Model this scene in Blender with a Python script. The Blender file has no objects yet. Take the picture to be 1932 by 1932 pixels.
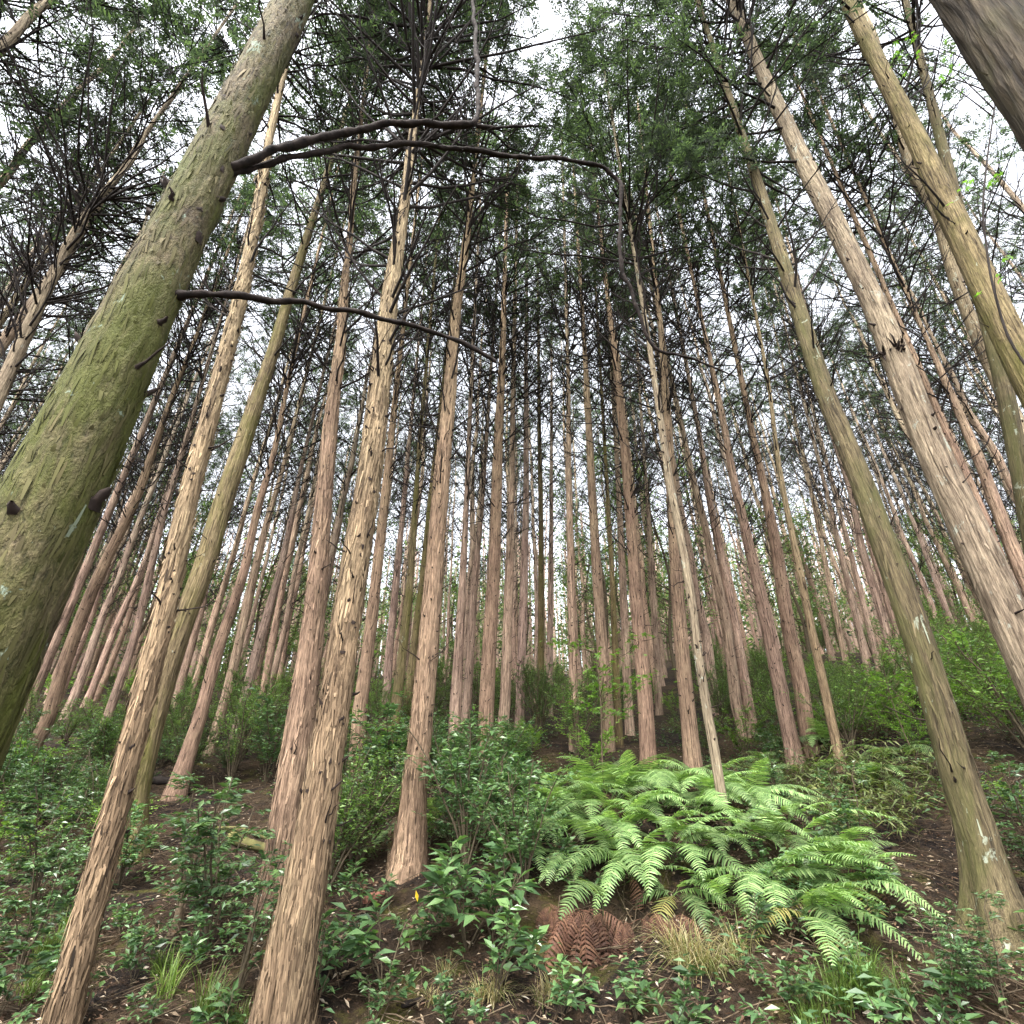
import bpy, math
import numpy as np
from mathutils import Vector
rng = np.random.default_rng(11)
R_ = math.radians
scn = bpy.context.scene
COL = scn.collection

# ------------------------------------------------------------------ camera, sky, sun, exposure
CAM = np.array([0.0, 0.0, 1.6]); PITCH = 28.0; F = 966.0      # pixels of a 1932 px wide picture
cam_d = bpy.data.cameras.new('camera'); cam = bpy.data.objects.new('camera', cam_d); COL.objects.link(cam)
cam.location = CAM; cam.rotation_euler = (R_(90 + PITCH), 0, 0)
cam_d.sensor_width = 36; cam_d.sensor_height = 36; cam_d.sensor_fit = 'HORIZONTAL'; cam_d.lens = 18.0
cam_d.clip_start = 0.05; cam_d.clip_end = 1000
scn.camera = cam
SUN_EL, SUN_ROT = 58.0, 200.0
w = bpy.data.worlds.new('World'); scn.world = w; w.use_nodes = True
nt = w.node_tree; nt.nodes.clear()
sky = nt.nodes.new('ShaderNodeTexSky'); sky.sky_type = 'NISHITA'; sky.sun_disc = False
sky.sun_elevation = R_(SUN_EL); sky.sun_rotation = R_(SUN_ROT); sky.dust_density = 4.0; sky.air_density = 1.0
hsv = nt.nodes.new('ShaderNodeHueSaturation'); hsv.inputs['Saturation'].default_value = 0.22
bg = nt.nodes.new('ShaderNodeBackground'); bg.inputs['Strength'].default_value = 0.15
wo = nt.nodes.new('ShaderNodeOutputWorld')
nt.links.new(sky.outputs[0], hsv.inputs['Color']); nt.links.new(hsv.outputs[0], bg.inputs[0]); nt.links.new(bg.outputs[0], wo.inputs[0])
sun_d = bpy.data.lights.new('sun', 'SUN'); sun = bpy.data.objects.new('sun', sun_d); COL.objects.link(sun)
sun_d.energy = 1.0; sun_d.angle = R_(20); sun_d.color = (1.0, 0.96, 0.90)
_a, _e = R_(SUN_ROT), R_(SUN_EL)
_dir = Vector((math.sin(_a) * math.cos(_e), math.cos(_a) * math.cos(_e), math.sin(_e)))
sun.rotation_euler = _dir.to_track_quat('Z', 'Y').to_euler(); sun.location = (0, -20, 40)
scn.view_settings.view_transform = 'Standard'; scn.view_settings.look = 'None'
scn.view_settings.gamma = 1.0; scn.view_settings.exposure = 2.6
scn.cycles.max_bounces = 8; scn.cycles.diffuse_bounces = 4; scn.cycles.transmission_bounces = 4
scn.cycles.transparent_max_bounces = 4

# ------------------------------------------------------------------ maths helpers
_S, _C = math.sin(R_(PITCH)), math.cos(R_(PITCH))
def ray(u, v):
    a, o = (u - 966) / F, (v - 966) / F
    return np.array([a, _C + _S * o, _S - _C * o])
def _hash(ix, iy, iz, seed):
    h = (ix.astype(np.int64) * 374761393 + iy.astype(np.int64) * 668265263 + iz.astype(np.int64) * 2147483647 + seed * 974711) & 0xffffffff
    h = ((h ^ (h >> 13)) * 1274126177) & 0xffffffff
    h = h ^ (h >> 16)
    return (h & 0xffff) / 65535.0
def noise(x, y, z, seed=0):
    x, y, z = np.broadcast_arrays(np.asarray(x, float), np.asarray(y, float), np.asarray(z, float))
    ix, iy, iz = np.floor(x), np.floor(y), np.floor(z)
    fx, fy, fz = x - ix, y - iy, z - iz
    fx, fy, fz = [f * f * (3 - 2 * f) for f in (fx, fy, fz)]
    r = 0
    for a in (0, 1):
        for b in (0, 1):
            for c in (0, 1):
                wgt = (fx if a else 1 - fx) * (fy if b else 1 - fy) * (fz if c else 1 - fz)
                r = r + wgt * _hash(ix + a, iy + b, iz + c, seed)
    return r * 2 - 1
def nrm(v):
    return v / np.maximum(np.linalg.norm(v, axis=-1, keepdims=True), 1e-9)

PY = [-200, -30, -6, 0, 1.7, 2.4, 3.2, 4.2, 5.5, 7, 9, 12, 16, 22, 30, 38, 46, 60, 100, 200]
PZ = [-30, -3, -.3, 0, .05, .25, .6, .78, 1.02, 1.5, 1.9, 2.6, 3.4, 4.8, 6.6, 8.4, 9.8, 12.0, 17.0, 22]
_yy = np.linspace(-200, 200, 8001); _zz = np.interp(_yy, PY, PZ)
_k = np.exp(-np.linspace(-2, 2, 17) ** 2); _zz[16:-16] = np.convolve(_zz, _k / _k.sum(), 'same')[16:-16]
def ground(x, y):
    x = np.asarray(x, float); y = np.asarray(y, float)
    z = np.interp(y + 0.12 * np.sin(x * 1.3), _yy, _zz)
    z = z + 0.13 * np.clip(x - 3.0, 0, 30) * np.clip((y - 2.5) / 4, 0, 1) * np.exp(-np.clip(x - 14, 0, 99) / 20)
    z = z - 0.35 * np.exp(-((x + 5) / 2.5) ** 2 - ((y - 7) / 3.0) ** 2)
    z = z + 0.28 * np.exp(-((x - 1.7) / 1.7) ** 2 - ((y - 5.4) / 1.2) ** 2)
    fade = np.clip((y - 1.5) / 2, 0.15, 1)
    z = z + fade * (0.13 * noise(x * .55, y * .55, 0, 3) + 0.05 * noise(x * 1.7, y * 1.7, 0, 4))
    return z
def ground_px(u, v):
    r = ray(u, v); t = np.linspace(0.8, 60, 6000)
    p = CAM + t[:, None] * r
    hit = np.nonzero(p[:, 2] < ground(p[:, 0], p[:, 1]))[0]
    i = hit[0] if len(hit) else 5999
    return np.array([p[i, 0], p[i, 1], float(ground(p[i, 0], p[i, 1]))])
def project(p):
    d = np.asarray(p) - CAM
    dep = d[1] * _C + d[2] * _S; up = -d[1] * _S + d[2] * _C
    return 966 + F * d[0] / dep, 966 - F * up / dep, dep

# ------------------------------------------------------------------ mesh builder
class MB:
    def __init__(self): self.v = []; self.q = []; self.t = []; self.qm = []; self.tm = []; self.n = 0; self.bark = []
    def add(self, v, q=None, t=None, m=0, bark=None):
        v = np.asarray(v, float).reshape(-1, 3)
        if q is not None and len(q): q = np.asarray(q, int).reshape(-1, 4); self.q.append(q + self.n); self.qm.append(np.full(len(q), m))
        if t is not None and len(t): t = np.asarray(t, int).reshape(-1, 3); self.t.append(t + self.n); self.tm.append(np.full(len(t), m))
        self.v.append(v); self.bark.append(np.zeros_like(v) if bark is None else np.asarray(bark, float).reshape(-1, 3)); self.n += len(v)
    def mesh(self, name, mats, smooth=True, bark=False):
        v = np.concatenate(self.v)
        q = np.concatenate(self.q) if self.q else np.zeros((0, 4), int); t = np.concatenate(self.t) if self.t else np.zeros((0, 3), int)
        mi = np.concatenate(self.qm + self.tm)
        me = bpy.data.meshes.new(name)
        me.vertices.add(len(v)); me.vertices.foreach_set('co', v.astype(np.float32).ravel())
        loops = np.concatenate([q.ravel(), t.ravel()]).astype(np.int32)
        me.loops.add(len(loops)); me.loops.foreach_set('vertex_index', loops)
        starts = np.concatenate([np.arange(len(q)) * 4, len(q) * 4 + np.arange(len(t)) * 3]).astype(np.int32)
        me.polygons.add(len(starts)); me.polygons.foreach_set('loop_start', starts)
        me.polygons.foreach_set('material_index', mi.astype(np.int32))
        me.polygons.foreach_set('use_smooth', np.full(len(starts), smooth))
        for m in (mats if isinstance(mats, (list, tuple)) else [mats]): me.materials.append(m)
        if bark:
            a = me.attributes.new('bark', 'FLOAT_VECTOR', 'POINT'); a.data.foreach_set('vector', np.concatenate(self.bark).astype(np.float32).ravel())
        me.update(calc_edges=True)
        return me
    def obj(self, name, mats, parent=None, smooth=True, bark=False):
        return link(name, self.mesh(name, mats, smooth, bark), parent)
def link(name, me, parent=None, loc=None):
    o = bpy.data.objects.new(name, me); COL.objects.link(o)
    if parent is not None: o.parent = parent
    if loc is not None: o.location = loc
    return o
def thing(name, label, cat, loc, rz=0, group=None, scale=1):
    o = bpy.data.objects.new(name, None); COL.objects.link(o); o.empty_display_size = .1
    o.location = [float(c) for c in loc]; o.rotation_euler = (0, 0, rz); o.scale = (scale,) * 3
    tag(o, label, cat, group); return o
def tag(o, label, cat, group=None, kind=None):
    if label: o['label'] = label
    if cat: o['category'] = cat
    if group: o['group'] = group
    if kind: o['kind'] = kind
    return o
def tubes(P, Rad, S=3, ref=None):
    P = np.asarray(P, float); Rad = np.asarray(Rad, float)
    N, K = P.shape[:2]
    T = nrm(np.gradient(P, axis=1)); m = nrm(P[:, -1] - P[:, 0])
    rf = np.where(np.abs(m[:, 2:3]) > .8, np.array([[1., .1, 0]]), np.array([[.1, .05, 1.]]))
    a = nrm(np.cross(T, rf[:, None, :])); b = np.cross(T, a)
    ph = np.arange(S) * 2 * np.pi / S
    V = P[:, :, None] + Rad[:, :, None, None] * (np.cos(ph)[:, None] * a[:, :, None] + np.sin(ph)[:, None] * b[:, :, None])
    idx = np.arange(N * K * S).reshape(N, K, S); nx = np.roll(idx, -1, 2)
    Q = np.stack([idx[:, :-1], nx[:, :-1], nx[:, 1:], idx[:, 1:]], -1).reshape(-1, 4)
    return V.reshape(-1, 3), Q
def leaves(P, D, Nn, L, W, fold=.25, droop=.15):
    """pointed leaves: base P, direction D, normal Nn, length L, width W"""
    n = len(P); D = nrm(D); Sd = nrm(np.cross(D, Nn)); U = np.cross(Sd, D)
    L = np.broadcast_to(L, n)[:, None]; W = np.broadcast_to(W, n)[:, None]
    mid = P + D * L * .5 - U * W * fold * .6
    l = P + D * L * .45 + Sd * W * .5 + U * W * fold * .4; r = P + D * L * .45 - Sd * W * .5 + U * W * fold * .4
    tip = P + D * L - U * L * droop
    V = np.stack([P, l, mid, r, tip], 1).reshape(-1, 3)
    b = np.arange(n)[:, None] * 5
    T = np.concatenate([b + [0, 2, 1], b + [0, 3, 2], b + [1, 2, 4], b + [2, 3, 4]], 0)
    return V, T
def rand_dirs(n): return nrm(rng.normal(size=(n, 3)))

# ------------------------------------------------------------------ materials
def mat(name):
    m = bpy.data.materials.new(name); m.use_nodes = True; t = m.node_tree; t.nodes.clear()
    return m, t, (lambda ty, **k: _node(t, ty, **k))
def _node(t, ty, **k):
    n = t.nodes.new(ty)
    for a, b in k.items():
        if a in n.inputs: n.inputs[a].default_value = b
        else: setattr(n, a, b)
    return n
def ramp(N, fac, t, stops):
    r = N('ShaderNodeValToRGB'); e = r.color_ramp.elements
    while len(e) < len(stops): e.new(.5)
    for i, (p, c) in enumerate(stops):
        e[i].position = p; e[i].color = (*c, 1) if len(c) == 3 else c
    t.links.new(fac, r.inputs[0]); return r.outputs[0]
def mix(N, t, fac, a, b, mode='MIX'):
    m = N('ShaderNodeMix', data_type='RGBA', blend_type=mode)
    for s, v in ((m.inputs[0], fac), (m.inputs[6], a), (m.inputs[7], b)):
        if isinstance(v, (int, float)): s.default_value = v
        elif isinstance(v, tuple): s.default_value = (*v, 1)
        else: t.links.new(v, s)
    return m.outputs[2]
def bark_mat(name, low, high, dark, blend=(1.5, 6.0), moss=None, moss_amt=0.0, lichen=None, lich_amt=0.0, bump=.6, around=64, along=3.4):
    m, t, N = mat(name); L = t.links.new
    at = N('ShaderNodeAttribute', attribute_name='bark'); oi = N('ShaderNodeObjectInfo')
    add = N('ShaderNodeVectorMath', operation='ADD'); L(at.outputs['Vector'], add.inputs[0])
    sc = N('ShaderNodeVectorMath', operation='SCALE'); cb = N('ShaderNodeCombineXYZ')
    for k in range(3): L(oi.outputs['Random'], cb.inputs[k])
    L(cb.outputs[0], sc.inputs[0]); sc.inputs['Scale'].default_value = 17.0; L(sc.outputs[0], add.inputs[1])
    def nz(sx, sz, det=4, rough=.6, dist=0):
        mp = N('ShaderNodeMapping'); mp.inputs['Scale'].default_value = (sx, sx, sz); L(add.outputs[0], mp.inputs[0])
        n = N('ShaderNodeTexNoise'); n.inputs['Scale'].default_value = 1; n.inputs['Detail'].default_value = det
        n.inputs['Roughness'].default_value = rough; n.inputs['Distortion'].default_value = dist; L(mp.outputs[0], n.inputs[0]); return n.outputs[0]
    fib = nz(around, along, 5, .62, .6); fine = nz(around * 3.5, along * 5, 3); pat = nz(2.2, 1.1, 4); pat2 = nz(6, 2.5, 4)
    sp = N('ShaderNodeSeparateXYZ'); L(at.outputs['Vector'], sp.inputs[0])
    mr = N('ShaderNodeMapRange'); mr.inputs[1].default_value = blend[0]; mr.inputs[2].default_value = blend[1]; L(sp.outputs[2], mr.inputs[0])
    hb = N('ShaderNodeMath', operation='ADD'); hb.use_clamp = True
    pm = N('ShaderNodeMapRange'); pm.inputs[1].default_value = .3; pm.inputs[2].default_value = .7; pm.inputs[3].default_value = -.35; pm.inputs[4].default_value = .35
    L(pat2, pm.inputs[0]); L(mr.outputs[0], hb.inputs[0]); L(pm.outputs[0], hb.inputs[1])
    base = mix(N, t, hb.outputs[0], low, high)
    lum = ramp(N, fib, t, [(.30, (.34, .30, .28)), (.43, (.70, .67, .65)), (.54, (1.02, 1.01, 1.0)), (.70, (1.6, 1.58, 1.52))])
    c = mix(N, t, 1.0, base, lum, 'MULTIPLY')
    crev = ramp(N, fib, t, [(.30, (1, 1, 1)), (.44, (0, 0, 0))])
    c = mix(N, t, crev, c, dark)
    fl = ramp(N, fine, t, [(.32, (.55, .54, .53)), (.68, (1.35, 1.35, 1.35))]); c = mix(N, t, 1.0, c, fl, 'MULTIPLY')
    pv = ramp(N, pat, t, [(.3, (.66, .63, .62)), (.7, (1.25, 1.25, 1.22))]); c = mix(N, t, 1.0, c, pv, 'MULTIPLY')
    if moss:
        mm = ramp(N, nz(3.0, 1.0, 6, .7, .5), t, [(.62 - .35 * moss_amt, (0, 0, 0)), (.78 - .30 * moss_amt, (.85, .85, .85))])
        c = mix(N, t, mm, c, mix(N, t, fine, tuple(x * .55 for x in moss), tuple(x * 1.5 for x in moss)))
    if lichen:
        lm = ramp(N, nz(9, 5, 5, .7, .4), t, [(.70 - .2 * lich_amt, (0, 0, 0)), (.74 - .2 * lich_amt, (.8, .8, .8))])
        c = mix(N, t, lm, c, lichen)
    tint = mix(N, t, 1.0, c, oi.outputs['Color'], 'MULTIPLY')
    p = N('ShaderNodeBsdfPrincipled', Roughness=.88); p.inputs['Specular IOR Level'].default_value = .25
    L(tint, p.inputs['Base Color'])
    ad = N('ShaderNodeMath', operation='MULTIPLY_ADD'); L(fine, ad.inputs[0]); ad.inputs[1].default_value = .35; L(fib, ad.inputs[2])
    bp = N('ShaderNodeBump'); bp.inputs['Strength'].default_value = bump; bp.inputs['Distance'].default_value = .02
    L(ad.outputs[0], bp.inputs['Height']); L(bp.outputs[0], p.inputs['Normal'])
    o = N('ShaderNodeOutputMaterial'); L(p.outputs[0], o.inputs[0]); return m
def leaf_mat(name, cols, trans=.35, rough=.45, spec=.4, tcol=None, var=.3):
    m, t, N = mat(name); L = t.links.new
    g = N('ShaderNodeNewGeometry'); oi = N('ShaderNodeObjectInfo')
    k = len(cols); c = ramp(N, g.outputs['Random Per Island'], t, [(i / max(k - 1, 1), cc) for i, cc in enumerate(cols)])
    br = N('ShaderNodeMapRange'); br.inputs[3].default_value = 1 - var; br.inputs[4].default_value = 1 + var; L(oi.outputs['Random'], br.inputs[0])
    c2 = N('ShaderNodeVectorMath', operation='SCALE'); L(c, c2.inputs[0]); L(br.outputs[0], c2.inputs['Scale'])
    p = N('ShaderNodeBsdfPrincipled', Roughness=rough); p.inputs['Specular IOR Level'].default_value = spec
    L(c2.outputs[0], p.inputs['Base Color'])
    tr = N('ShaderNodeBsdfTranslucent'); tc = mix(N, t, 1.0, c2.outputs[0], tcol or (1.3, 1.5, .6), 'MULTIPLY'); L(tc, tr.inputs[0])
    ms = N('ShaderNodeMixShader'); ms.inputs[0].default_value = trans; L(p.outputs[0], ms.inputs[1]); L(tr.outputs[0], ms.inputs[2])
    o = N('ShaderNodeOutputMaterial'); L(ms.outputs[0], o.inputs[0]); return m
def plain(name, col, rough=.9, var=.5, scale=20, bump=.3):
    m, t, N = mat(name); L = t.links.new
    tc = N('ShaderNodeTexCoord'); n = N('ShaderNodeTexNoise'); n.inputs['Scale'].default_value = scale; n.inputs['Detail'].default_value = 5; L(tc.outputs['Object'], n.inputs[0])
    c = ramp(N, n.outputs[0], t, [(.25, tuple(x * (1 - var) for x in col)), (.75, tuple(x * (1 + var) for x in col))])
    p = N('ShaderNodeBsdfPrincipled', Roughness=rough); p.inputs['Specular IOR Level'].default_value = .2; L(c, p.inputs['Base Color'])
    b = N('ShaderNodeBump'); b.inputs['Strength'].default_value = bump; b.inputs['Distance'].default_value = .01; L(n.outputs[0], b.inputs['Height']); L(b.outputs[0], p.inputs['Normal'])
    o = N('ShaderNodeOutputMaterial'); L(p.outputs[0], o.inputs[0]); return m

M = {}
M['brown'] = bark_mat('bark_brown', (.225, .16, .102), (.31, .245, .152), (.022, .015, .010), blend=(1.5, 5), bump=1.0)
M['red'] = bark_mat('bark_red', (.245, .167, .122), (.31, .235, .155), (.028, .018, .014), blend=(2.5, 8), bump=1.0)
M['far'] = bark_mat('bark_far', (.315, .225, .172), (.315, .262, .19), (.05, .033, .028), blend=(3, 9), around=45, along=2.6, bump=.8)
M['olive'] = bark_mat('bark_olive', (.145, .112, .06), (.18, .145, .075), (.025, .018, .010), blend=(2, 7), moss=(.085, .08, .018), moss_amt=.5, lichen=(.30, .32, .24), lich_amt=.2, bump=.9)
M['mossy'] = bark_mat('bark_mossy', (.10, .080, .046), (.115, .094, .055), (.014, .011, .007), blend=(1, 6), moss=(.055, .064, .008), moss_amt=.58, lichen=(.20, .25, .19), lich_amt=.35, around=42, along=16, bump=1.0)
M['pale'] = bark_mat('bark_pale', (.215, .175, .118), (.265, .225, .145), (.035, .025, .016), blend=(2, 8), lichen=(.31, .33, .25), lich_amt=.5, bump=.9)
M['grey'] = bark_mat('bark_grey', (.098, .080, .047), (.13, .108, .06), (.02, .016, .010), blend=(2, 7), moss=(.068, .068, .022), moss_amt=.5, lichen=(.24, .27, .21), lich_amt=.45, bump=.9)
M['furrow'] = bark_mat('bark_furrowed', (.045, .035, .020), (.045, .035, .020), (.008, .006, .005), moss=(.045, .042, .015), moss_amt=.35, around=34, along=1.7, bump=1.0)
M['dark'] = plain('dead_wood', (.017, .013, .011), var=.5, scale=9)
M['limb'] = plain('limb_bark', (.017, .012, .010), var=.8, scale=22, bump=1.0)
M['knot'] = plain('knot_wood', (.022, .015, .012), var=.5, scale=40)
M['sap'] = plain('thin_stem_bark', (.075, .055, .035), var=.5, scale=30)
M['stem'] = plain('shrub_stem', (.07, .055, .035), var=.5, scale=30)
M['needle'] = leaf_mat('conifer_foliage', [(.022, .029, .024), (.036, .046, .036), (.052, .068, .046), (.095, .125, .06)], trans=.40, rough=.6, spec=.25, tcol=(1.3, 1.6, .9))
M['glossy'] = leaf_mat('glossy_leaf', [(.035, .070, .028), (.055, .11, .042), (.085, .155, .06), (.12, .20, .065)], trans=.25, rough=.32, spec=.5)
M['smallleaf'] = leaf_mat('small_leaf', [(.06, .105, .04), (.09, .155, .05), (.13, .21, .06), (.19, .29, .08)], trans=.35, rough=.42, spec=.45)
M['sasa'] = leaf_mat('bamboo_grass_leaf', [(.06, .085, .025), (.10, .13, .04), (.17, .18, .07), (.06, .10, .03)], trans=.3, rough=.5)
M['maple'] = leaf_mat('maple_leaf', [(.08, .17, .025), (.12, .23, .035), (.16, .27, .045)], trans=.45, rough=.5)
M['fern'] = leaf_mat('fern_green', [(.095, .17, .06), (.15, .24, .085), (.25, .345, .14)], trans=.38, var=.5, rough=.45)
M['fernold'] = leaf_mat('fern_yellowing', [(.15, .15, .04), (.20, .17, .06), (.12, .16, .05)], trans=.35, rough=.6)
M['fernbrown'] = leaf_mat('fern_dead', [(.05, .022, .013), (.085, .038, .022), (.12, .062, .034)], trans=.2, rough=.8, tcol=(1.2, .9, .7))
M['grass'] = leaf_mat('grass_blade', [(.06, .11, .02), (.10, .16, .03), (.14, .18, .05)], trans=.35, rough=.5)
M['drygrass'] = leaf_mat('dry_grass_blade', [(.16, .12, .05), (.26, .20, .10), (.09, .12, .03), (.34, .28, .17)], trans=.3, rough=.7)
M['litter'] = leaf_mat('fallen_leaf', [(.05, .028, .018), (.09, .05, .028), (.15, .09, .05), (.07, .04, .025), (.30, .23, .15), (.42, .37, .30)], trans=.1, rough=.7, tcol=(1.1, .9, .7))
M['crumb'] = leaf_mat('litter_crumb', [(.012, .008, .006), (.035, .02, .013), (.07, .042, .025), (.02, .013, .010), (.13, .085, .05)], trans=.05, rough=.85, spec=.2, tcol=(1, 1, 1))
M['yellow'] = leaf_mat('yellow_leaf', [(.55, .38, .02), (.55, .38, .02)], trans=.4, rough=.5)
M['redwood'] = plain('split_wood', (.22, .10, .07), var=.6, scale=25, bump=.8)
M['farwood'] = plain('far_trunk_bark', (.30, .215, .165), var=.35, scale=3)
M['brightleaf'] = leaf_mat('bright_leaf', [(.10, .19, .035), (.15, .26, .05), (.20, .32, .06)], trans=.42, rough=.45)
M['mosslog'] = plain('mossy_log_bark', (.075, .07, .025), var=.8, scale=8, bump=.8)

# soil
def soil_mat():
    m, t, N = mat('forest_soil'); L = t.links.new
    tc = N('ShaderNodeTexCoord')
    def nz(s, d=6, r=.6):
        n = N('ShaderNodeTexNoise'); n.inputs['Scale'].default_value = s; n.inputs['Detail'].default_value = d; n.inputs['Roughness'].default_value = r; L(tc.outputs['Object'], n.inputs[0]); return n.outputs[0]
    a, b, c3, d = nz(14, 8, .7), nz(1.1, 4), nz(60, 4), nz(2.3, 6, .65)
    c = ramp(N, a, t, [(.35, (.004, .003, .003)), (.5, (.014, .010, .008)), (.64, (.045, .028, .018)), (.75, (.10, .065, .04))])
    c = mix(N, t, ramp(N, b, t, [(.4, (0, 0, 0)), (.62, (.7, .7, .7))]), c, mix(N, t, a, (.028, .018, .010), (.075, .05, .026)))
    ms = ramp(N, d, t, [(.56, (0, 0, 0)), (.68, (.8, .8, .8))])
    c = mix(N, t, ms, c, mix(N, t, c3, (.035, .036, .008), (.10, .095, .02)))
    p = N('ShaderNodeBsdfPrincipled', Roughness=.95); p.inputs['Specular IOR Level'].default_value = .15; L(c, p.inputs['Base Color'])
    ad = N('ShaderNodeMath', operation='MULTIPLY_ADD'); L(c3, ad.inputs[0]); ad.inputs[1].default_value = .4; L(a, ad.inputs[2])
    bp = N('ShaderNodeBump'); bp.inputs['Strength'].default_value = .9; bp.inputs['Distance'].default_value = .05; L(ad.outputs[0], bp.inputs['Height']); L(bp.outputs[0], p.inputs['Normal'])
    o = N('ShaderNodeOutputMaterial'); L(p.outputs[0], o.inputs[0]); return m
M['soil'] = soil_mat()

# ------------------------------------------------------------------ ground: one sheet, fine near the camera
def axis(lo, hi, c, fine, n):
    s = np.linspace(-1, 1, n); s = np.sign(s) * (np.abs(s) * fine + (1 - fine) * np.abs(s) ** 5)
    return np.where(s < 0, c + s * (c - lo), c + s * (hi - c))
gx = axis(-160, 160, 0.5, .045, 420); gy = axis(-60, 180, 4.5, .05, 420)
GX, GY = np.meshgrid(gx, gy, indexing='ij')
GZ = ground(GX, GY) + np.exp(-(np.hypot(GX, GY - 4) / 14) ** 2) * (.022 * noise(GX * 6, GY * 6, 0, 8) + .014 * noise(GX * 15, GY * 15, 0, 9))
b = MB(); idx = np.arange(420 * 420).reshape(420, 420)
b.add(np.stack([GX, GY, GZ], -1), np.stack([idx[:-1, :-1], idx[1:, :-1], idx[1:, 1:], idx[:-1, 1:]], -1))
tag(b.obj('ground', M['soil']), 'dark forest floor rising up the slope with bare soil and moss', 'ground', kind='structure')

# ------------------------------------------------------------------ conifer trees
def gsmooth(a, n):
    if n < 3: return a
    k = np.hanning(n + 2)[1:-1]; k /= k.sum()
    pad = np.concatenate([np.repeat(a[:1], n // 2, 0), a, np.repeat(a[-1:], n // 2, 0)])
    return np.stack([np.convolve(pad[:, i], k, 'valid')[:len(a)] for i in range(a.shape[1])], 1)
class Axis:                        # a trunk's centre line: position and radius by height above its foot
    def __init__(s, P, r):
        s.P, s.r = P, r; s.h = P[:, 2] - P[0, 2]; s.H = s.h[-1]
    def pos(s, h): return np.stack([np.interp(h, s.h, s.P[:, i]) for i in range(3)], -1)
    def rad(s, h): return np.interp(h, s.h, s.r)
TREEXY = []
def axis_from_px(pts, dia, H, flare=.3):
    pts = np.array(pts, float); n = len(pts)
    sl = np.gradient(pts[:, 0], pts[:, 1]) if n > 1 else np.zeros(1)
    wp = pts[:, 2] * np.cos(np.arctan(sl))
    t0 = dia * F / wp[0]; P0 = CAM + ray(*pts[0, :2]) * t0
    nv = P0[:2] / np.linalg.norm(P0[:2]); d0 = nv @ P0[:2]
    P = []; r = []
    for (u, v, _), wi in zip(pts, wp):
        rr = ray(u, v); tt = d0 / (nv @ rr[:2]); P.append(CAM + rr * tt); r.append(.5 * wi * tt / F)
    P = np.array(P); r = np.array(r); ang = np.linspace(0, 2 * np.pi, 36, endpoint=False)
    for i in range(n):
        du = np.array([sl[i], 1.0]) / math.hypot(sl[i], 1); pp = np.array([project(P[i] + r[i] * np.array([math.cos(a), math.sin(a), 0]))[:2] for a in ang])
        e = pp @ np.array([du[1], -du[0]]); r[i] *= wp[i] / (e.max() - e.min())
    r = np.minimum.accumulate(r)
    dirb = (P[1] - P[0]) / max(P[1, 2] - P[0, 2], .05)
    gz = float(ground(P[0, 0], P[0, 1]))
    foot = P[0] + dirb * (gz - P[0, 2]); foot[2] = float(ground(foot[0], foot[1]))
    if P[0, 2] - foot[2] > .05:
        P = np.vstack([foot, P]); r = np.concatenate([[max(r[0] * 1.04, r[0] + .004 * (P[1, 2] - foot[2]))], r])
    top = foot[2] + H
    if P[-1, 2] < top - .5:
        k = max(0, len(P) - 4); dt = (P[-1] - P[k]) / max(P[-1, 2] - P[k, 2], .2); dt[:2] *= .8
        k = np.linspace(0, top - P[-1, 2], 8)[1:]
        P = np.vstack([P, P[-1] + k[:, None] * dt]); r = np.concatenate([r, np.interp(k, [0, k[-1]], [r[-1] * .97, .025])])
    return make_axis(P, r, flare)
def make_axis(P, r, flare=.3):
    z = np.concatenate([np.arange(P[0, 2], P[0, 2] + 1.0, .05), np.arange(P[0, 2] + 1.0, P[-1, 2], .12)])
    Q = np.stack([np.interp(z, P[:, 2], P[:, 0]), np.interp(z, P[:, 2], P[:, 1]), z, np.interp(z, P[:, 2], r)], 1)
    Q[:, [0, 1, 3]] = gsmooth(Q[:, [0, 1, 3]], 9)
    h = z - z[0]; Q[:, 3] *= 1 + flare * np.exp(-h / .19)
    TREEXY.append(Q[0, :2]); return Axis(Q[:, :3], Q[:, 3])
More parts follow.
